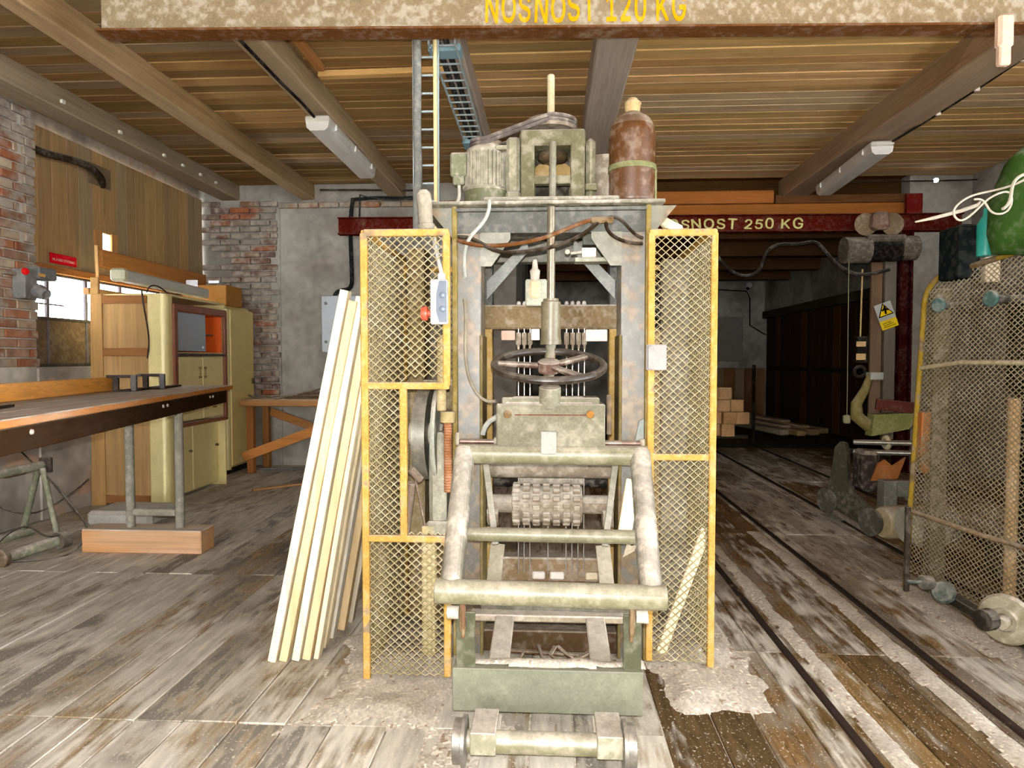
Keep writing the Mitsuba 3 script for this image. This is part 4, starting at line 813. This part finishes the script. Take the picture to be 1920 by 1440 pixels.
for y0, y1 in ((fy0 + .075, ym), (ym, fy1 - .055)):
    d = part(kc, 'door', box(CX - .012, CX + .008, y0 + .003, y1 - .003, .985, 1.375, .006), CREAM())
    yk = y1 - .05 if y1 == ym else y0 + .05
    for q in (-.045, .045): put(fresh(d + '__ornament'), [box(CX + .006, CX + .011, yk - .03, yk + .03, 1.22 + q - .012, 1.22 + q + .012, .003), box(CX + .006, CX + .011, yk - .008, yk + .008, 1.19, 1.25, .003)], P((150, 126, 80), .1, .4))
for y0, y1 in ((fy0 + .075, ym), (ym, fy1 - .055)):
    d = part(kc, 'drawer', box(CX - .012, CX + .008, y0 + .004, y1 - .004, .755, .965, .010), CREAM())
    put(fresh(d + '__pull'), bar((CX + .018, (y0 + y1) / 2 - .03, .86), (CX + .018, (y0 + y1) / 2 + .03, .86), .014, .014), P((140, 104, 60), .1, .4))
for y0, y1 in ((cy0 + .10, ym - .06), (ym - .055, cy1 - .02)):
    d = part(kc, 'lower_door', box(CX - .10, CX - .08, y0 + .003, y1 - .003, .04, .69, .006), CREAM(.1))
    put(fresh(d + '__knob'), lathe([(0, 0), (.008, 0), (.016, .02), (.010, .03), (0, .032)], (CX - .08, y1 - .06, .44), (1, 0, 0), 16), P((96, 82, 64), .05, .2), 40)
tc = thing('tall_cabinet', 'tall plain cream cabinet with a cardboard box on top, beside the brick corner', 'cabinet')
part(tc, 'body', [box(-4.24, -3.72, 7.58, 8.30, .07, 1.975, .05), ], P((226, 208, 140), .04, .05, 'paint'))
part(tc, 'door', box(-3.735, -3.70, 7.66, 8.28, .10, 1.94, .015), P((226, 208, 136), .04, .06, 'paint'))
part(tc, 'corner_bead', lathe([(0, 0), (.045, 0), (.045, 1.86), (0, 1.9)], (-3.745, 7.63, .07), (0, 0, 1), 20), P((216, 204, 146), .05, 0, 'paint'), 40)
part(tc, 'plinth', box(-4.2, -3.78, 7.66, 8.26, .0, .08, .004), P((40, 34, 30), .2, .1))
part(tc, 'latch', box(-3.70, -3.68, 8.2, 8.25, 1.05, 1.12, .004), P((90, 74, 60), .1, .3))
cbx = thing('cardboard_box', 'brown cardboard box with white stickers on the tall cream cabinet', 'box')
kx0, kx1, kx2 = -4.275, -3.742, -3.77
part(cbx, 'carton', box(kx0, kx1, 7.66, 8.06, 1.976, 1.976 + .235, .004), P((146, 100, 54), .1, 0))
part(cbx, 'sticker', box(-4.217, -4.077, 7.657, 7.66, 2.159, 2.27, .0005), P((214, 216, 222), 0, 0))
part(cbx, 'sticker', box(-3.949, -3.823, 7.657, 7.66, 2.231, 2.262, .0005), P((220, 222, 226), 0, 0))
def strip_light(name, label, p0, p1, w, h, up, lens=True, cat='strip light'):
    """A weatherproof fluorescent fitting (switched off): tray, clear-grey lens, clips."""
    t = thing(name, label, cat); d, s, u, L = frame(p0, p1, up); p0, p1 = np.array(p0), np.array(p1)
    part(t, 'tray', bar(p0 + u * h * .3, p1 + u * h * .3, w, h * .4, up, .012), P((206, 204, 192), .15, .03, 'paint'))
    sec = [(-w * .48, h * .12), (w * .48, h * .12), (w * .44, -h * .3), (w * .30, -h * .5), (-w * .30, -h * .5), (-w * .44, -h * .3)]
    part(t, 'lens', prism(sec, p0 + d * .012, -s, u, L - .024), P((214, 212, 204), .12, 0, 'paint'), label='milky lens')
    for q in (.12, .5, .88):
        for sg_ in (-1, 1): part(t, 'clip', bar(p0 + d * L * q + s * sg_ * w * .5 - u * h * .1, p0 + d * L * q + s * sg_ * w * .5 + u * h * .35, .02, .008, d, .002), P((216, 214, 206), .1, .1))
    return t
strip_light('strip_light', 'strip light under the ceiling beam left of the cable ladder', (-1.88, 5.42, 3.255), (-1.88, 6.90, 3.255), .20, .12, (0, 0, 1))
strip_light('strip_light', 'strip light under the wide ceiling beam at the right', (2.961, 6.3, 3.245), (3.083, 7.9, 3.255), .20, .12, (0, 0, 1))
t = thing('strip_light', 'removed grey strip light lying on top of the kitchen cabinet', 'strip light')
q0, q1 = (-3.826, 5.86, 2.1), (-3.788, 7.25, 2.068)
part(t, 'tray', bar(q0, q1, .12, .10, b=.015), P((186, 186, 180), .25, .05, 'paint'))
part(t, 'end_cap', bar((-3.826, 5.8, 2.102), (-3.832, 5.9, 2.101), .13, .115, b=.02), P((206, 206, 178), .2, .1, 'paint'))
part(t, 'cable', tube([(-3.674, 6, 1.962), (-3.598, 6, 2.024), (-3.568, 6.05, 2.005), (-3.52, 6.08, 1.955)], .006, 6, 20), P((40, 38, 36), .1, 0))
single('hanging_cable', 'thin black cable hanging down the side of the kitchen cabinet', 'cable', tube([(-3.701, 5.97, 1.974), (-3.684, 5.97, 1.829), (-3.648, 5.97, 1.587), (-3.643, 5.965, 1.466), (-3.663, 5.97, 1.36)], .007, 6, 24), P((58, 48, 40), .1, 0))
# electrical box and rough table at the back wall
eb = thing('electrical_cabinet', 'light grey electrical cabinet on the plastered back wall', 'electrical cabinet')
part(eb, 'case', box(-2.821, -2.235, 8.22, 8.39, 1.435, 2.136, .01), P((178, 188, 190), .08, .03, 'paint'))
for zz in (2.038, 1.567): part(eb, 'lock', cyl((-2.761, 8.225, zz), (-2.761, 8.21, zz), .02, 14), P((120, 124, 126), 0, .1), 40)
tb = thing('rough_table', 'rough plank table with crossed brown braces against the back wall', 'table')
part(tb, 'tabletop', box(-3.64, -1.9, 7.75, 8.36, .83, .885, .008), W((176, 138, 94), 'x', .4))
part(tb, 'tabletop_edge', lump(box(-3.64, -1.9, 7.72, 7.76, .80, .88, .01), .006, 20, 4), W((160, 118, 76), 'x', .4))
for x in (-3.55, -2.0): part(tb, 'leg', box(x - .04, x + .04, 7.8, 7.88, 0, .83, .006), W((150, 98, 58), 'z', .1))
for x in (-3.55, -2.0): part(tb, 'leg', box(x - .04, x + .04, 8.24, 8.32, 0, .83, .006), W((130, 88, 54), 'z', .1))
part(tb, 'brace', bar((-3.62, 7.77, .20), (-2.2, 7.77, .72), .02, .11, (0, 0, 1), .004), W((178, 116, 66), 'x', .15))
part(tb, 'brace', bar((-3.5, 8.28, .70), (-2.6, 8.28, .38), .02, .10, (0, 0, 1), .004), W((150, 100, 58), 'x', .15))
single('tangled_slats', 'dark slats and a bent lath lying on the rough table', 'slats', [bar((-3.35, 7.95, .90), (-2.5, 8.0, .93), .05, .02), bar((-3.0, 8.1, .93), (-2.2, 8.15, .93), .09, .05), tube([(-3.6, 7.9, .92), (-3.2, 7.8, .895), (-2.8, 7.85, .98), (-2.3, 7.9, 1.1)], .012, 6, 20)], P((92, 78, 62), .4, .1), kind='stuff')
single('floor_cable', 'grey cable lying along the foot of the back wall', 'cable', tube([(-3.7, 8.0, .012), (-3.0, 8.05, .012), (-2.2, 7.85, .012), (-1.4, 7.7, .012)], .012, 6, 20), P((92, 90, 88), .3, 0))
single('floor_lath', 'loose brown lath on the floor left of the leaning battens', 'lath', bar((-3.05, 6.75, .012), (-2.3, 7.45, .012), .05, .018), W((160, 116, 74), 'y', .3))
# cable ladders
def ladder(t, p0, p1, side, wdt, step, r=.006, rail=(.012, .03), col=P((150, 160, 160), .3, .1, 'paint')):
    d, _, _, L = frame(p0, p1); p0, p1, sd = np.array(p0), np.array(p1), np.array(side, float)
    nv = np.cross(d, sd)
    for s in (-1, 1): part(t, 'side_rail', bar(p0 + sd * s * wdt / 2, p1 + sd * s * wdt / 2, rail[0], rail[1], nv, .002), col)
    for k in range(int(L / step)): part(t, 'rung', bar(p0 + d * (k + .5) * step - sd * wdt / 2, p0 + d * (k + .5) * step + sd * wdt / 2, .012, .012, nv, .002), col)
cl = thing('cable_ladder', 'upright cable ladder dropping from the ceiling to the frame saw, with a thick grey cable', 'cable ladder')
lx = -0.736
ladder(cl, (lx, 4.02, 1.92), (lx, 4.02, 3.36), (1, 0, 0), .145, .105)
part(cl, 'cable', tube([(lx - .052, 3.985, 1.86), (lx - .05, 3.985, 2.1), (lx - .049, 3.985, 2.3), (lx - .042, 3.985, 2.45), (lx - .046, 3.985, 2.62), (lx - .045, 3.985, 2.9), (lx - .045, 3.985, 3.1), (lx - .045, 3.985, 3.34)], .025, 10, 40), P((112, 112, 108), .55, 0), 40, label='thick grey cable')
part(cl, 'cable', cyl((lx + .062, 3.99, 2.04), (lx + .058, 3.99, 3.36), .012, 10), P((214, 196, 140), .4, .1), 40, label='thin pale cable')
cl = thing('cable_ladder', 'horizontal wire cable ladder running away under the ceiling behind the upright one', 'cable ladder')
ladder(cl, (-0.656, 4.1, 3.26), (-0.656 - .03, 7.4, 3.26), (1, 0, 0), .16, .13, rail=(.010, .035))
part(cl, 'joint_plate', box(-0.656 - .10, -0.656 + .10, 4.2, 4.32, 3.245, 3.29, .003), P((120, 150, 156), .2, 0))
part(cl, 'joint_plate', box(-0.656 - .115, -0.656 + .085, 5.95, 6.12, 3.235, 3.285, .003), P((120, 150, 156), .2, 0))
for q in (-.035, .02): part(cl, 'cable', cyl((-0.656 + q, 4.1, 3.285), (-0.656 + q - .03, 7.4, 3.285), .018, 10), P((52, 52, 52), .3, 0), 40)

# ================================================================ RIGHT SIDE OF THE HALL
# big mesh guard in front of the right-hand machine
gd0, gd1 = np.array([2.075, 4.02]), np.array([2.30, 2.55])          # the guard's foot, far end to near end
gu = np.append((gd1 - gd0) / np.linalg.norm(gd1 - gd0), 0); GL = float(np.linalg.norm(gd1 - gd0))
gp = lambda a, z, off=0.0: np.append(gd0, 0) + gu * a + np.array([0.045 * z, 0, z]) + np.array([off, 0, 0])
mg = thing('machine_guard', 'large rust-yellow framed mesh guard with a rounded corner at the right edge', 'machine guard')
OCH = P((130, 104, 40), .25, .5)
part(mg, 'frame_tube', tube([gp(-.02, .02), gp(-.02, 1.0), gp(-.02, 1.66)] + [gp(-.02 + .16 * (1 - math.cos(q)), 1.66 + .16 * math.sin(q)) for q in np.linspace(.2, math.pi / 2, 8)] + [gp(.6, 1.87), gp(1.0, 1.90), gp(GL, 1.90)], .015, 10), OCH, 40)
part(mg, 'cross_tube', tube([gp(-.01, 1.30), gp(.3, 1.335), gp(.8, 1.335), gp(GL, 1.32)], .013, 10), P((150, 136, 104), .6, .3), 40)
part(mg, 'cross_tube', tube([gp(0, .47), gp(.5, .465), gp(GL, .49)], .013, 10), P((128, 108, 82), .4, .5), 40)
part(mg, 'foot', box(gp(0, 0)[0] - .02, gp(0, 0)[0] + .005, 4.0, 4.03, .0, .5, .004), P((66, 58, 50), .25, .3))
top = lambda a: 1.66 + .16 * math.sqrt(max(0, 1 - (max(0, .16 - a) / .16) ** 2)) + min(1, max(0, a - .14) / .9) * .075
zdir = np.array([.045, 0, 1]) / np.linalg.norm([.045, 0, 1])
part(mg, 'mesh_panel', expanded(gp(0, .10), gu, zdir, GL, 1.80, .036, .028, .0046, .003, keep=lambda x, z: z + .10 < top(x) and z > .02 + .0 * x), P((116, 105, 80), .4, .3))
# the machine behind it
rm = thing('edging_machine', 'dark green dusty sawing machine behind the large mesh guard', 'sawing machine')
MG = P((36, 35, 27), .15, .25)
part(rm, 'housing', [prism([(2.75, .15), (3.9, .15), (3.9, 1.75), (3.1, 1.78), (2.75, 1.45)], (0, 4.1, 0), (1, 0, 0), (0, 0, 1), 1.5)], MG)
part(rm, 'side_panel', box(2.62, 2.74, 2.7, 4.0, .35, 1.05, .02), P((34, 31, 26), .15, .25))
part(rm, 'upper_hood', [box(2.55, 2.74, 3.2, 4.0, 1.15, 1.72, .05)], P((46, 43, 34), .18, .25))
part(rm, 'upright_post', cyl((2.272, 3.45, .05), (2.272, 3.45, 1.16), .028, 16), P((156, 124, 88), .4, .35), 40, label='pale orange upright post')
part(rm, 'stanchion', box(2.177, 2.265, 3.98, 4.06, .0, 1.75, .006), P((92, 86, 66), .6, .4))
part(rm, 'rusty_panel', box(2.117, 2.168, 3.98, 4.05, .70, 1.05, .004), P((150, 92, 54), .3, .5))
for c, ax in (((2.146, 3.85, 1.648), (-1, -.4, 0)), ((2.174, 3.45, 1.647), (-1, -.3, 0))):
    d = part(rm, 'star_knob', lathe([(0, 0), (.016, 0), (.016, .02), (.038, .024), (.042, .036), (.034, .044), (0, .046)], c, ax, 22), P((66, 84, 80), .4, .15), 40, label='pale turquoise hand knob')
    put(fresh(d + '__shaft'), cyl(np.array(c) - np.array(ax) * .18, np.array(c), .022, 14), P((58, 54, 48), .3, .3), 40)
part(rm, 'ribbed_pulley', lathe([(0, -.16), (.10, -.16), (.10, -.05), (.085, -.045), (.085, .02), (.12, .03), (.12, .05), (.09, .06), (0, .06)], (2.283, 4.2, 0.331), (-.3, -1, 0), 30), P((134, 126, 104), .75, .25), 40)
part(rm, 'motor_body', lathe([(0, 0), (.12, 0), (.13, .02), (.13, .30), (0, .32)], (2.338, 4.55, 0.262), (.95, .2, 0), 30), P((140, 136, 122), .6, .2), 40)
part(rm, 'base_rail', box(2.20, 2.26, 2.3, 4.0, .0, .05, .006), P((52, 48, 42), .3, .3))
part(rm, 'base_rail', box(2.55, 2.7, 2.6, 4.1, .1, .3, .01), P((64, 60, 48), .5, .3))
w1 = part(rm, 'track_wheel', lathe([(0, 0), (.105, 0), (.11, .012), (.10, .03), (.055, .035), (.05, .05), (.046, .05), (.046, .035), (.03, .035), (.028, .085), (.022, .09), (0, .09)], (1.982, 3.02, 0.225), (-.75, -.65, 0), 36), P((116, 108, 90), .5, .25), 40, label='pale flanged wheel with a stepped hub')
put(fresh(w1 + '__dark_hub'), cyl(np.array((1.883, 2.97, 0.242)) - [.0, .0, .0], np.array((1.836, 2.95, 0.242)), .045, 20), P((40, 36, 32), .2, .2), 40)
kn = part(rm, 'crank_knob', lathe([(0, 0), (.034, 0), (.038, .01), (.038, .05), (.03, .055), (0, .055)], (1.988, 3.62, 0.185), (-1, -.3, .1), 20), P((86, 82, 72), .4, .2), 40)
put(fresh(kn + '__crank'), [cyl((1.936, 3.6, 0.191), (1.866, 3.62, 0.188), .010, 8), lathe([(0, 0), (.06, .01), (.05, .03), (0, .035)], (2.045, 3.6, 0.142), (-.6, -.6, .3), 18)], P((66, 74, 68), .4, .2), 40)
# things lying on the machine
single('green_sack', 'crumpled bright green sack at the upper right edge above the mesh guard', 'sack', lump(lathe([(0, 0), (.16, .0), (.20, .08), (.19, .25), (.15, .42), (.06, .50), (0, .51)], (2.28, 3.35, 1.863), (.05, 0, 1), 36), .035, 7, 5), P((54, 76, 38), .2, 0), True)
tbt = thing('teal_bottle', 'dark bottle crate with a teal plastic bottle beside the green sack', 'bottle')
part(tbt, 'bottle', lathe([(0, 0), (.04, 0), (.042, .02), (.042, .16), (.016, .21), (.016, .24), (0, .24)], (2.211, 3.6, 1.876), (0, 0, 1), 22), P((30, 130, 116), .05, 0, 'paint'), 40)
part(tbt, 'crate', box(2.14, 2.248, 3.7, 3.9, 1.78, 2.06, .01), P((24, 28, 30), .05, 0))
part(tbt, 'board', box(2.295, 2.376, 3.74, 3.78, 1.76, 2.05, .005), P((164, 150, 126), .2, .1))
cc = single('white_cable_coil', 'white cable loosely coiled, with a long straight end, in front of the green sack', 'cable', [tube([(1.679, 3.25, 1.984), (1.76, 3.25, 2.001), (1.877, 3.25, 2.031), (1.952, 3.25, 2.057), (1.966, 3.25, 2.073)], [.004, .008, .009, .009, .005], 8), tube([(2.079, 3.1, 2.148), (2.023, 3.15, 2.115), (1.963, 3.2, 2.105), (1.848, 3.2, 2.059), (1.821, 3.2, 2.011), (1.845, 3.2, 1.98), (1.891, 3.2, 1.998), (1.952, 3.2, 2.057), (2.009, 3.2, 2.095), (2.062, 3.2, 2.099), (2.072, 3.2, 2.068), (2.046, 3.2, 2.013), (1.988, 3.2, 2.014), (1.964, 3.2, 2.045), (1.908, 3.2, 2.072)], .005, 8, 80), tube([(2.067, 3.1, 2.159), (2.025, 3.12, 2.119), (2.035, 3.15, 2.068), (2.002, 3.15, 2.017)], .007, 8, 20)], P((160, 154, 138), .15, 0), 40)
hb = single('hanging_block', 'pale worn wooden block hanging at the right end of the dusty load beam', 'block', [lump(box(2.308, 2.388, 3.69, 3.745, 2.962, 3.137, .015), .006, 20, 4), box(2.318, 2.379, 3.70, 3.74, 2.875, 2.973, .008)], P((206, 176, 150), .35, .2))
# small carriage on the rails with two cast brackets
rc_ = thing('rail_trolley', 'dark cast trolley with a curved wing bracket and two wheels on the floor rail', 'trolley')
CAST = P((66, 60, 50), .3, .35)
poly = [(0, .08), (.0, .24), (.05, .52), (.07, .68), (.115, .73), (.155, .72), (.17, .66), (.185, .42), (.24, .30), (.42, .18), (.62, .12), (.62, .05), (.3, .05)]
part(rc_, 'wing_bracket', moved(prism(poly, (0, 0, 0), (1, 0, 0), (0, 0, 1), -.05), rot([0, 0, 1], -52), (2.337, 5.85, -0.013) + np.array([0, 0, -.05])), CAST, label='curved cast bracket')
for c in ((2.317, 5.72, 0.187), (2.306, 4.92, 0.197)):
    part(rc_, 'wheel', lathe([(0, 0), (.05, 0), (.085, .004), (.09, .012), (.09, .034), (.10, .036), (.10, .05), (0, .052)], c, (-1, -.35, 0), 30), P((74, 68, 60), .35, .3), 40)
part(rc_, 'roller', lathe([(0, 0), (.10, 0), (.115, .02), (.118, .20), (.10, .24), (0, .24)], (2.322, 4.86, 0.204), (1, .2, 0), 30), P((152, 136, 104), .7, .35), 40, label='dusty barrel-shaped roller')
part(rc_, 'rail_beam', bar((2.308, 5.6, 0.112), (2.292, 4.95, 0.105), .03, .03), P((120, 114, 104), .3, .2))
for pa, pb in (((2.489, 5.7, 0.671), (2.861, 5.5, 0.689)), ((2.49, 5.7, 0.591), (2.863, 5.5, 0.609))): part(rc_, 'guide_rod', cyl(pa, pb, .022, 14), P((116, 112, 102), .3, .2, 'steel'), 40)
part(rc_, 'cross_member', [box(2.575, 2.765, 5.3, 5.36, 0.299, 0.422, .004), box(2.543, 2.642, 5.28, 5.4, .12, 0.422, .006)], P((104, 104, 98), .4, .2))
part(rc_, 'chain_block', lump(box(2.482, 2.616, 5.5, 5.7, .3, .62, .03), .03, 9, 4), P((58, 50, 44), .4, .3))
part(rc_, 'rusty_hopper', prism([(0, 0), (.20, .02), (.26, .19), (.16, .12), (.10, .17), (.05, .14)], (2.524, 5.45, 0.394), (1, 0, 0), (0, 0, 1), -.02), P((150, 92, 54), .2, .4))
cb_ = thing('clamp_arm', 'dark curved clamping arm rising above the rail trolley', 'clamp')
part(cb_, 'arm', [tube([(2.684, 5.85, 1.225), (2.643, 5.85, 1.099), (2.575, 5.85, 0.977), (2.577, 5.85, 0.874), (2.661, 5.85, 0.802), (2.876, 5.8, 0.826)], [.025, .035, .045, .055, .06, .05], 12, 0)], P((112, 102, 62), .3, .3), 40)
part(cb_, 'saddle', [prism([(0, 0), (.30, .06), (.40, .20), (.02, .18)], (2.656, 5.75, 0.714), (1, 0, 0), (0, 0, 1), -.12)], P((116, 116, 68), .35, .3))
part(cb_, 'jaw_plate', bar((2.709, 5.8, 0.981), (2.959, 5.7, 0.954), .10, .09), P((84, 48, 40), .2, .3))
part(cb_, 'rope_wrap', lump(torus((2.715, 5.62, 0.678), .04, .022, 20, 8, (1, 0, 0)), .006, 30, 2), P((168, 158, 130), .3, .1), True)
part(cb_, 'top_jaw', box(2.667, 2.771, 5.8, 5.9, 1.18, 1.243, .006), P((150, 148, 140), .4, .1))
# electric hoist on the red beam
eh = thing('electric_hoist', 'dark electric hoist hanging from the red load beam', 'hoist')
HD = P((92, 84, 74), .45, .3)
hx0, hx1 = 3.348, 4.153
part(eh, 'drum_housing', [cyl((hx0, 8.02, 2.60), (hx0 + .28, 8.02, 2.60), .15, 28), cyl((hx0 + .62, 8.02, 2.62), (hx1, 8.02, 2.62), .14, 24), box(hx0 + .22, hx0 + .66, 7.9, 8.12, 2.68, 2.76, .02)], HD, 40)
part(eh, 'rope_drum', lathe([(0, 0)] + sum([[(.115, .012 * k), (.122, .012 * k + .006)] for k in range(32)], []) + [(0, .39)], (hx0 + .26, 8.02, 2.59), (1, 0, 0), 28), P((34, 30, 28), .1, .1))
for x in (3.634, 3.932): part(eh, 'trolley_wheel', lathe([(0, 0), (.09, 0), (.125, .015), (.13, .03), (.10, .035), (.05, .05), (0, .052)], (x, 8.13, 2.91), (0, -1, 0), 28), P((130, 108, 86), .5, .3), 40)
part(eh, 'trolley_motor', lump(box(3.663, 3.852, 7.95, 8.12, 2.83, 3.03, .04), .015, 12, 3), P((128, 100, 84), .4, .35))
part(eh, 'supply_cable', tube([(1.996, 8.3, 2.59), (2.124, 8.3, 2.443), (2.345, 8.3, 2.352), (2.482, 8.3, 2.408), (2.591, 8.3, 2.648), (2.668, 8.25, 2.702), (2.928, 8.2, 2.71), (3.081, 8.15, 2.719), (3.166, 8.1, 2.624), (3.299, 8.05, 2.449), (3.459, 8, 2.338), (3.696, 8, 2.336), (3.861, 8, 2.377)], .02, 8, 60), P((46, 42, 38), .3, .1), 40)
part(eh, 'hoist_rope', cyl((3.604, 8.1, 2.393), (3.594, 8.1, 1.61), .010, 8), P((196, 164, 112), .3, .2))
hk = part(eh, 'hook_block', box(3.547, 3.668, 8.05, 8.16, 1.307, 1.616, .01), P((40, 36, 32), .1, .1))
for z0, z1 in ((1.498, 1.559), (1.344, 1.418)): put(fresh(hk + '__stripe'), box(3.527, 3.635, 8.042, 8.052, z0, z1, .002), P((206, 168, 122), .1, .1))
part(eh, 'hook', torus((3.595, 8.1, 1.207), .06, .02, 24, 8, (0, 1, 0)), P((50, 46, 42), .1, .2), True)
single('pendant_switch', 'cream pendant switch hanging in front of the dark gate', 'switch', [lump(box(3.333, 3.41, 7.87, 7.93, 0.621, 0.719, .015), .004, 30, 2), cyl((3.373, 7.9, 0.719), (3.398, 7.98, 2.59), .004, 6)], P((150, 144, 112), .1, 0))
# warning sign
sg_ = thing('warning_sign', 'white and yellow warning sign with a black triangle beside the red column', 'sign')
so = np.array((3.784, 8.2, 1.975)); ex = np.array((3.971, 8.2, 2.043)) - so; W_ = np.linalg.norm(ex); ex /= W_; ez = np.cross(ex, [0, 1.0, 0]); ez = ez if ez[2] > 0 else -ez
Hs = W_ * 1.55
plate = lambda x0, x1, z0, z1, d, m: part(sg_, m[0], prism([(x0, z0), (x1, z0), (x1, z1), (x0, z1)], so - ez * Hs + [0, -d, 0], ex, ez, -.0015), m[1])
plate(0, W_, 0, Hs, 0, ('plate', P((206, 210, 206), .05, 0)))
plate(0, W_, 0, Hs * .34, .003, ('yellow_panel', P((226, 190, 40), .05, 0)))
for k in range(3): plate(W_ * .15, W_ * (.85 - .1 * k), Hs * (.08 + .07 * k), Hs * (.10 + .07 * k), .005, ('text_line', P((60, 52, 20), 0, 0)))
tri = lambda q, d, nm, m: part(sg_, nm, prism([(W_ * .5 - q * W_, Hs * .68 - q * W_ * .62), (W_ * .5 + q * W_, Hs * .68 - q * W_ * .62), (W_ * .5, Hs * .68 + q * W_ * 1.05)], so - ez * Hs + [0, -d, 0], ex, ez, -.0015), m)
tri(.46, .004, 'triangle_border', P((20, 18, 14), 0, 0)); tri(.38, .007, 'triangle_field', P((232, 196, 36), 0, 0))
part(sg_, 'pictogram', prism([(a * .55, b * .55) for a, b in ((0, 0), (.03, .0), (.05, .08), (.09, .06), (.10, .08), (.05, .13), (.06, .18), (.03, .19), (.0, .13), (-.05, .10), (-.04, .08), (.01, .09))], so - ez * Hs + ex * W_ * .45 + ez * Hs * .56 + [0, -.01, 0], ex, ez, -.0015), P((24, 20, 14), 0, 0))
# timber piles
r2 = random.Random(4)
names = {(0, 0): 'bottom left', }
rows = [(5, 0.0), (5, .2), (4, .4), (3, .6)]
for j, (n_, _) in enumerate(((3, 0), (4, 0), (4, 0), (3, 0))):
    for i in range(n_):
        w_ = .215
        x = 2.42 + i * (w_ + .006) + (.0, .03, -.05, -.02)[j]
        single('squared_timber', f'squared timber, {["first", "second", "third", "fourth"][i]} from left in the {["bottom", "second", "third", "top"][j]} row of the rear pile', 'timber',
               box(x, x + w_, 11.45 + r2.uniform(0, .15), 14.3, .06 + j * .206, .06 + j * .206 + .203, .008), W(r2.choice([(206, 158, 110), (214, 168, 120), (196, 146, 98)]), 'y', .1), group='squared timbers in the pile behind the right cage')
for k, (x, y0, z0, x1, y1, w_, rgb) in enumerate(((3.98, 11.7, .11, 3.42, 14.0, .18, (150, 132, 106)), (4.23, 11.6, .11, 3.67, 13.9, .17, (156, 124, 84)), (4.50, 11.75, .11, 3.94, 14.05, .2, (150, 122, 88)), (4.76, 12.0, .11, 4.2, 14.3, .16, (134, 112, 82)),
                                             (4.08, 11.9, .19, 3.52, 14.2, .18, (164, 142, 112)), (4.40, 11.9, .19, 3.84, 14.2, .17, (160, 130, 92)), (4.2, 12.3, .245, 3.64, 14.6, .2, (160, 134, 102)))):
    single('rough_plank', ['rough plank end next to the squared timbers, on the floor', 'rough round-backed slab end, second on the floor', 'wedge-ended rough slab, third on the floor', 'rough plank farthest right on the floor', 'pale upper plank over the floor layer, left', 'pale upper plank over the floor layer, right', 'topmost plank of the loose pile before the gate'][k], 'plank',
           bar((x, y0, z0), (x1, y1, z0 + .02), w_, .10 if k < 4 else .05, b=.02), W(rgb, 'y', .2), group='loose slabs before the dark gate')
single('pile_stake', 'thin black upright stake in front of the timber pile', 'stake', bar((3.301, 11.2, 0), (3.301, 11.2, 1.264), .05, .03, b=.004), P((28, 24, 22), .1, .2))
single('pile_bearer', 'dark bearer timber under the squared timber pile', 'timber', [box(2.3, 3.36, 11.7, 11.85, 0, .058, .006), box(2.3, 3.36, 13.6, 13.75, 0, .058, .006)], W((70, 60, 48), 'x', .1))
cm = thing('security_camera', 'small white camera high on the rear bay wall', 'camera')
part(cm, 'body', lathe([(0, 0), (.07, 0), (.075, .04), (.06, .12), (0, .13)], (4.587, 16.1, 3.096), (0, -1, -.3), 20), P((222, 220, 214), 0, 0, 'paint'), 40)
part(cm, 'eye', lathe([(0, 0), (.035, 0), (.03, .02), (0, .025)], (4.534, 15.95, 2.982), (0, -1, -.3), 16), P((14, 14, 16), 0, 0), 40)
part(cm, 'wire', tube([(3.893, 16.15, 2.982), (4.567, 16.15, 2.941), (4.643, 16.15, 2.767), (4.65, 16.15, 2.147), (5.02, 16.15, 1.922)], .014, 6), P((40, 38, 36), 0, 0))
ld = thing('indicator_lamp', 'tiny glowing blue-white lamp on a wire under the right side of the ceiling', 'lamp')
part(ld, 'wire', tube([(3.084, 7.7, 3.276), (3.736, 8, 3.373), (4.334, 8, 3.37), (4.729, 8.2, 3.423), (5.161, 8.42, 3.486)], .008, 6), P((40, 36, 34), .1, 0))
k_ = part(ld, 'bulb', lathe([(0, -.03), (.022, -.02), (.03, 0), (.022, .02), (0, .03)], (4.351, 8, 3.376), (0, 0, 1), 14), P((200, 215, 255), 0, 0), 40)
scene[k_]['emitter'] = {'type': 'area', 'radiance': {'type': 'rgb', 'value': [3.0, 3.6, 5.0]}}
# heaps of sawdust
single('sawdust_heap', 'pale sawdust heaped around the foot of the left yellow cage', 'sawdust', mound(-1.05, -.30, 2.28, 3.6, .030, .018, 11, -.006), SAWDUST, True, kind='stuff')
single('sawdust_heap', 'pale sawdust heaped around the foot of the right yellow cage', 'sawdust', mound(.34, .95, 2.5, 3.8, .032, .018, 12, -.006), SAWDUST, True, kind='stuff')
single('sawdust_drift', 'strip of sawdust drifted along the first floor rail', 'sawdust', mound(1.12, 1.24, 1.6, 5.0, .016, .016, 13, -.004), SAWDUST, True, kind='stuff')
single('sawdust_drift', 'strip of sawdust drifted along the second floor rail', 'sawdust', mound(1.52, 1.68, 1.6, 5.4, .018, .016, 14, -.004), SAWDUST, True, kind='stuff')
single('sawdust_drift', 'broad strip of sawdust in front of the large mesh guard', 'sawdust', mound(1.95, 2.24, 2.0, 4.3, .02, .02, 15, -.004), SAWDUST, True, kind='stuff')
single('sawdust_drift', 'thin sawdust spread on the planks in front of the infeed carriage', 'sawdust', mound(-.7, .55, 1.6, 2.75, .014, .02, 16, -.008), SAWDUST, True, kind='stuff')
